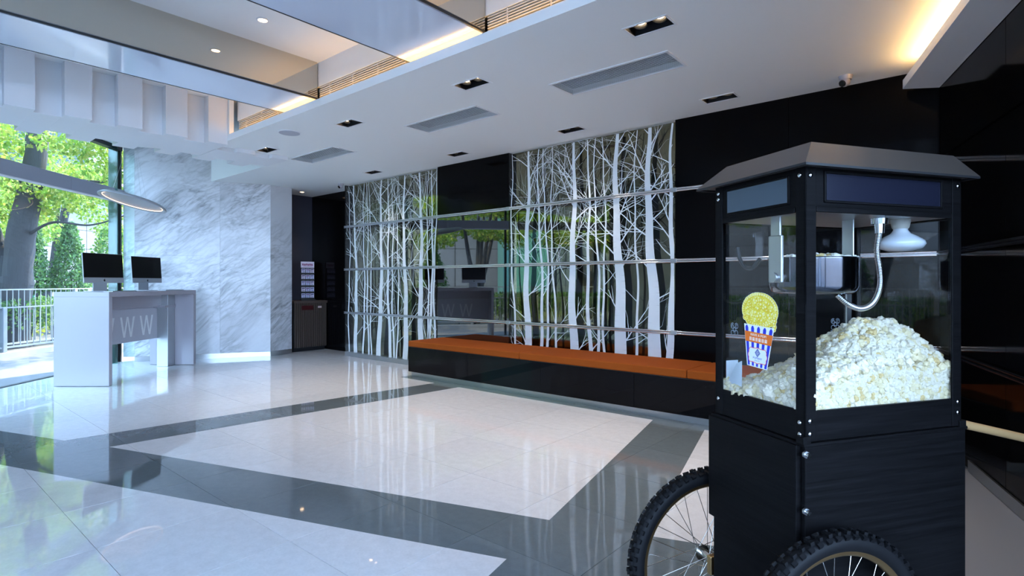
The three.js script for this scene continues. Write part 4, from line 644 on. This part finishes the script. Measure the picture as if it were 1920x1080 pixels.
// ---------------------------------------------------------------- street outside the glass front
{
  const groundY = -0.03;
  const gnd = struct('pavement', slab([[-60, -50], [40, -50], [40, 40], [-60, 40]], -0.2, groundY), std([0.15, 0.142, 0.145], 0.9, { map: rep(speckle, 0.5), bumpMap: rep(mottled, 0.6), bumpScale: 0.003 }), 'pale paved footpath outside the glass front');
  const out = (X, D, y = groundY) => { const p = plan(X, D); p.y = y; return p; };
  // concrete kerb under the railings
  const k = mesh('kerb', B(-0.1, 0.1, groundY, 0.06, -9, 9), std([0.34, 0.34, 0.35], 0.9)); k.position.copy(plan(-8.3, 8)); k.rotation.y = YAW; tag(k, 'low concrete kerb under the grey railing', 'kerb');
  const rail = (name, label, X, D0, D1, h, step, r, mat, posts) => {
    const p = plan(X, D0), t = thing(name, label, 'railing', [p.x, 0, p.z], YAW), L = D1 - D0;
    mesh('top_rail', B(-0.016, 0.016, h - 0.022, h, -L, 0), mat, t); mesh('bottom_rail', B(-0.018, 0.018, 0.12, 0.15, -L, 0), mat, t);
    for (let z = step / 2; z < L; z += step) mesh('picket', B(-r, r, 0.15, h - 0.022, -z - r, -z + r), mat, t);
    for (const z of posts) mesh('post', RB(-0.035, 0.035, name === 'grey_railing' ? 0.0605 : groundY, h - 0.005, -z - 0.035, -z + 0.035, 0.006, 1), mat, t);
  };
  rail('grey_railing', 'low grey metal railing along the footpath', -8.3, 1.5, 13.5, 0.80, 0.13, 0.006, std([0.20, 0.22, 0.25], 0.5), [0.05, 2.5, 5.0, 7.55, 10]);
  rail('white_railing', 'taller white metal railing in front of the hedge', -8.75, 1.5, 14.5, 1.09, 0.115, 0.0045, std([0.30, 0.31, 0.32], 0.5), [0.05, 3.2, 6.4, 9.6, 12.8]);
  // foliage
  const leafG = (() => { const g = new THREE.BufferGeometry(), P = [[0, 0, 0], [0.5, 0.42, 0.1], [0, 1, 0.0], [-0.5, 0.42, 0.1]]; g.setAttribute('position', new THREE.Float32BufferAttribute([0, 1, 2, 0, 2, 3].flatMap(i => P[i]), 3)); g.computeVertexNormals(); return g; })();
  const leafM = phy([1, 1, 1], 1, { transmission: 0.4, thickness: 0, side: THREE.DoubleSide });
  const bark = std([0.055, 0.053, 0.06], 0.9, { bumpMap: rep(grain, 3), bumpScale: 0.012 });
  const mm = new THREE.Matrix4(), q = new THREE.Quaternion(), e = new THREE.Euler(), c = new THREE.Color();
  function foliage(parent, n, at, size, cols, seed) {
    const R = rng(seed), im = new THREE.InstancedMesh(leafG, leafM, n); im.name = 'foliage'; im.userData.kind = 'stuff'; im.castShadow = im.receiveShadow = true;
    for (let i = 0; i < n; i++) { const p = at(R); e.set(R() * 6.3, R() * 6.3, R() * 6.3); const s = size * (0.6 + R() * 0.8); mm.compose(p, q.setFromEuler(e), V(s * 0.7, s, s)); im.setMatrixAt(i, mm); const k = cols[Math.floor(R() * cols.length)], v = 0.8 + 0.4 * R(); c.setRGB(k[0] * v * 0.75, k[1] * v * 0.75, k[2] * v * 0.75); im.setColorAt(i, c); }
    parent.add(im); return im;
  }
  const ball = (cx, cy, cz, rx, ry, rz) => R => { for (;;) { const x = R() * 2 - 1, y = R() * 2 - 1, z = R() * 2 - 1; if (x * x + y * y + z * z < 1) return V(cx + x * rx, cy + y * ry, cz + z * rz); } };
  const lime = [[0.30, 0.48, 0.04], [0.42, 0.55, 0.06], [0.20, 0.40, 0.04], [0.50, 0.56, 0.10]], mid = [[0.12, 0.30, 0.05], [0.18, 0.36, 0.06], [0.09, 0.22, 0.05]], deep = [[0.05, 0.16, 0.05], [0.09, 0.22, 0.06], [0.13, 0.28, 0.08]];
  // big forked tree: local axes turned like the view so that -z runs away along the street
  const limb = (list) => merge(list.map(([pts, r0, r1]) => { const cu = new THREE.CatmullRomCurve3(pts), n = 28, g = new THREE.TubeGeometry(cu, n, 1, 14), p = g.attributes.position, o = V(0, 0, 0); for (let i = 0; i <= n; i++) { const a = cu.getPointAt(i / n), r = r0 + (r1 - r0) * i / n; for (let j = 0; j <= 14; j++) { const m = i * 15 + j; o.fromBufferAttribute(p, m).sub(a); const w = r * (1 + 0.12 * noise.noise(a.x * 5 + o.x * 2, a.y * 3, a.z * 5 + o.z * 2)); o.multiplyScalar(w).add(a); p.setXYZ(m, o.x, o.y, o.z); } } g.computeVertexNormals(); return g; }));
  {
    const p = out(-9.42, 10.5), t = thing('street_tree', 'thick forked grey tree trunk with lime green leaves by the railing', 'tree', [p.x, p.y, p.z], YAW);
    mesh('trunk', limb([[[V(0, -0.1, 0), V(0.0, 0.6, 0), V(0.02, 1.35, 0)], 0.25, 0.26], [[V(0.06, 1.2, 0), V(0.12, 1.9, 0.02), V(0.22, 2.6, 0), V(0.30, 3.5, -0.1), V(0.3, 4.3, -0.2)], 0.235, 0.16], [[V(-0.06, 1.1, 0), V(-0.22, 1.75, 0.05), V(-0.38, 2.3, 0.1), V(-0.62, 3.2, 0.2), V(-0.8, 4, 0.2)], 0.16, 0.09]]), bark, t);
    mesh('branches', limb([[[V(0.25, 2.9, 0), V(0.7, 3.2, -0.2), V(1.3, 3.25, -0.6), V(1.9, 3.5, -0.8)], 0.05, 0.015], [[V(0.2, 2.1, 0), V(0.9, 2.35, 0.2), V(1.6, 2.3, 0.2), V(2.2, 2.5, 0.1)], 0.03, 0.01], [[V(0.3, 3.2, 0), V(-0.4, 3.5, 0.5), V(-1.2, 3.9, 0.9)], 0.06, 0.02], [[V(-0.3, 2.1, 0.1), V(0.2, 2.2, 0.6), V(0.6, 2.6, 1.0)], 0.03, 0.01]]), bark, t);
    const clus = []; const R = rng(8); for (let i = 0; i < 34; i++) clus.push(ball(-2.2 + R() * 5.4, 2.55 + R() * 1.6 + (i % 3) * 0.2, -1.8 + R() * 3.6, 0.55, 0.28, 0.55));
    foliage(t, 16000, r => clus[Math.floor(r() * clus.length)](r), 0.085, lime, 21);
  }
  for (const [X, D, label, seed, h] of [[-10.0, 6.2, 'slender street tree with several stems further along the railing', 51, 3.6], [-10.4, 2.6, 'leafy street tree nearest the near end of the railing', 52, 3.9], [-13.6, 16.2, 'leafy tree filling the view above the conifers', 53, 3.8], [-16.5, 17.5, 'leafy tree furthest behind the forked trunk', 54, 4.4]]) {
    const p = out(X, D), t = thing('street_tree', label, 'tree', [p.x, p.y, p.z], YAW), R = rng(seed), list = [];
    for (let i = 0; i < 5; i++) { const a = R() * 6.28, b = 0.5 + R() * 0.7; list.push([[V(0, -0.1, 0), V(0.1 * Math.cos(a), 0.9, 0.1 * Math.sin(a)), V(b * 0.5 * Math.cos(a), 2, b * 0.5 * Math.sin(a)), V(b * Math.cos(a), h, b * Math.sin(a))], 0.10, 0.03]); }
    mesh('trunk', limb(list), bark, t); const clus = []; for (let i = 0; i < 26; i++) clus.push(ball((R() - 0.5) * 3, 2.5 + R() * 1.9, (R() - 0.5) * 3.4, 0.5, 0.3, 0.5));
    foliage(t, 8500, r => clus[Math.floor(r() * clus.length)](r), 0.095, lime, seed + 5);
  }
  // conifers behind the railing
  [[-11.45, 13.2, 0.42, 2.9, 'dense green conifer beside the forked trunk'], [-11.0, 13.8, 0.46, 2.7, 'cone shaped dark conifer left of the nearer computer'], [-10.9, 15.2, 0.62, 2.75, 'broad pale green bush behind the nearer computer'], [-12.4, 13.0, 0.5, 2.5, 'green conifer behind the forked trunk'], [-11.8, 7.5, 0.6, 2.4, 'dark conifer further along the railing']].forEach(([X, D, r, h, label], i) => {
    const p = out(X, D), t = thing('conifer', label, 'shrub', [p.x, p.y, p.z], YAW), R = rng(90 + i), st = [];
    for (let k = 0; k < 5; k++) { const a = R() * 6.28; st.push([[V(0.05 * Math.cos(a), -0.05, 0.05 * Math.sin(a)), V(r * 0.45 * Math.cos(a), 0.8, r * 0.45 * Math.sin(a)), V(r * 0.4 * Math.cos(a), h * 0.55, r * 0.4 * Math.sin(a))], 0.03, 0.012]); }
    mesh('stems', limb(st), bark, t);
    foliage(t, 4200, r0 => { const u = r0(), y = 0.95 + u * (h - 0.95), w = r * Math.min(1, u * 6 + 0.35) * Math.pow(1 - u, i === 2 ? 0.25 : 0.62) * (0.75 + 0.3 * r0()) + 0.03, a = r0() * 6.283, s = Math.sqrt(0.35 + 0.65 * r0()); return V(w * s * Math.cos(a), y, w * s * Math.sin(a)); }, 0.075, i === 2 ? [...mid, ...lime] : deep.concat(mid), 200 + i);
  });
  // hedge
  {
    const p = out(-9.55, 1.5), t = thing('hedge', 'clipped green hedge behind the railings', 'hedge', [p.x, p.y, p.z], YAW);
    const R = rng(61), st = []; for (let i = 0; i < 40; i++) { const z = -R() * 13, x = (R() - 0.5) * 0.5; st.push([[V(x, -0.05, z), V(x + (R() - 0.5) * 0.2, 0.35, z + (R() - 0.5) * 0.3), V(x + (R() - 0.5) * 0.4, 0.75, z + (R() - 0.5) * 0.4)], 0.016, 0.008]); }
    mesh('stems', limb(st), bark, t);
    foliage(t, 16000, r => { const y = 0.30 + Math.pow(r(), 0.65) * 0.62; return V((r() - 0.5) * 0.95, y + 0.06 * noise.noise(y, 0, 0), -13.4 * r()); }, 0.075, mid.concat(deep, [[0.22, 0.42, 0.06]]), 62);
    const g2 = thing('flower_bed', 'sunlit yellow green ground planting behind the hedge', 'planting', [...out(-11.6, 2).toArray()], YAW); foliage(g2, 9000, r => V((r() - 0.5) * 2.6, 0.05 + r() * 0.75, -15 * r()), 0.10, [[0.45, 0.50, 0.06], [0.55, 0.55, 0.10], [0.30, 0.42, 0.05]], 63);
  }
  // building across the street
  {
    const p = out(-23, 26), t = thing('street_building', 'pale stone building across the street with teal glass upper floor', 'building', [p.x, p.y, p.z], YAW), stone = std([0.19, 0.18, 0.175], 0.8), teal = phy([0.03, 0.052, 0.052], 0.5, { specularIntensity: 0.4 });
    mesh('core', B(-8, -0.3, 0, 18, -16, 40), stone, t);
    for (let r = 0; r < 6; r++) for (let k = 0; k < 18; k++) mesh('stone_panel', B(-0.3, 0, 0.05 + r * 1.0, 1.03 + r * 1.0, -16 + k * 3 + 0.02, -13 + k * 3 - 0.02), stone, t);
    mesh('ledge', B(-0.3, 0.5, 6.1, 6.5, -16, 40), std([0.3, 0.3, 0.3], 0.7), t);
    for (let k = 0; k < 18; k++) mesh('glass_panel', B(-0.3, -0.1, 6.55, 17.6, -16 + k * 3 + 0.04, -13 + k * 3 - 0.04), k === 3 || k === 9 ? stone : teal, t);
    const tw = thing('teal_block', 'plain teal rendered building block further along the street', 'building', [...out(-21.5, 2.5).toArray()], YAW); mesh('wall', B(-0.8, 1.2, 0, 8, -1.3, 0.9), std([0.08, 0.22, 0.20], 0.8), tw); mesh('parapet', B(-0.9, 1.3, 8, 8.3, -1.4, 1.0), stone, tw);
  }
  // lamp post
  { const p = out(-12.0, 13.9), t = thing('sign_post', 'slim green signpost with a small pale sign behind the railing', 'signpost', [p.x, p.y, p.z], YAW); mesh('post', rod(V(0, 0, 0), V(0, 2.0, 0), 0.03, 0.03, 10), std([0.10, 0.34, 0.28], 0.5), t); mesh('sign', RB(-0.09, 0.09, 1.45, 1.95, 0.03, 0.045, 0.006, 1), std([0.55, 0.6, 0.6], 0.5), t); }
}
renderer.render(scene, camera);
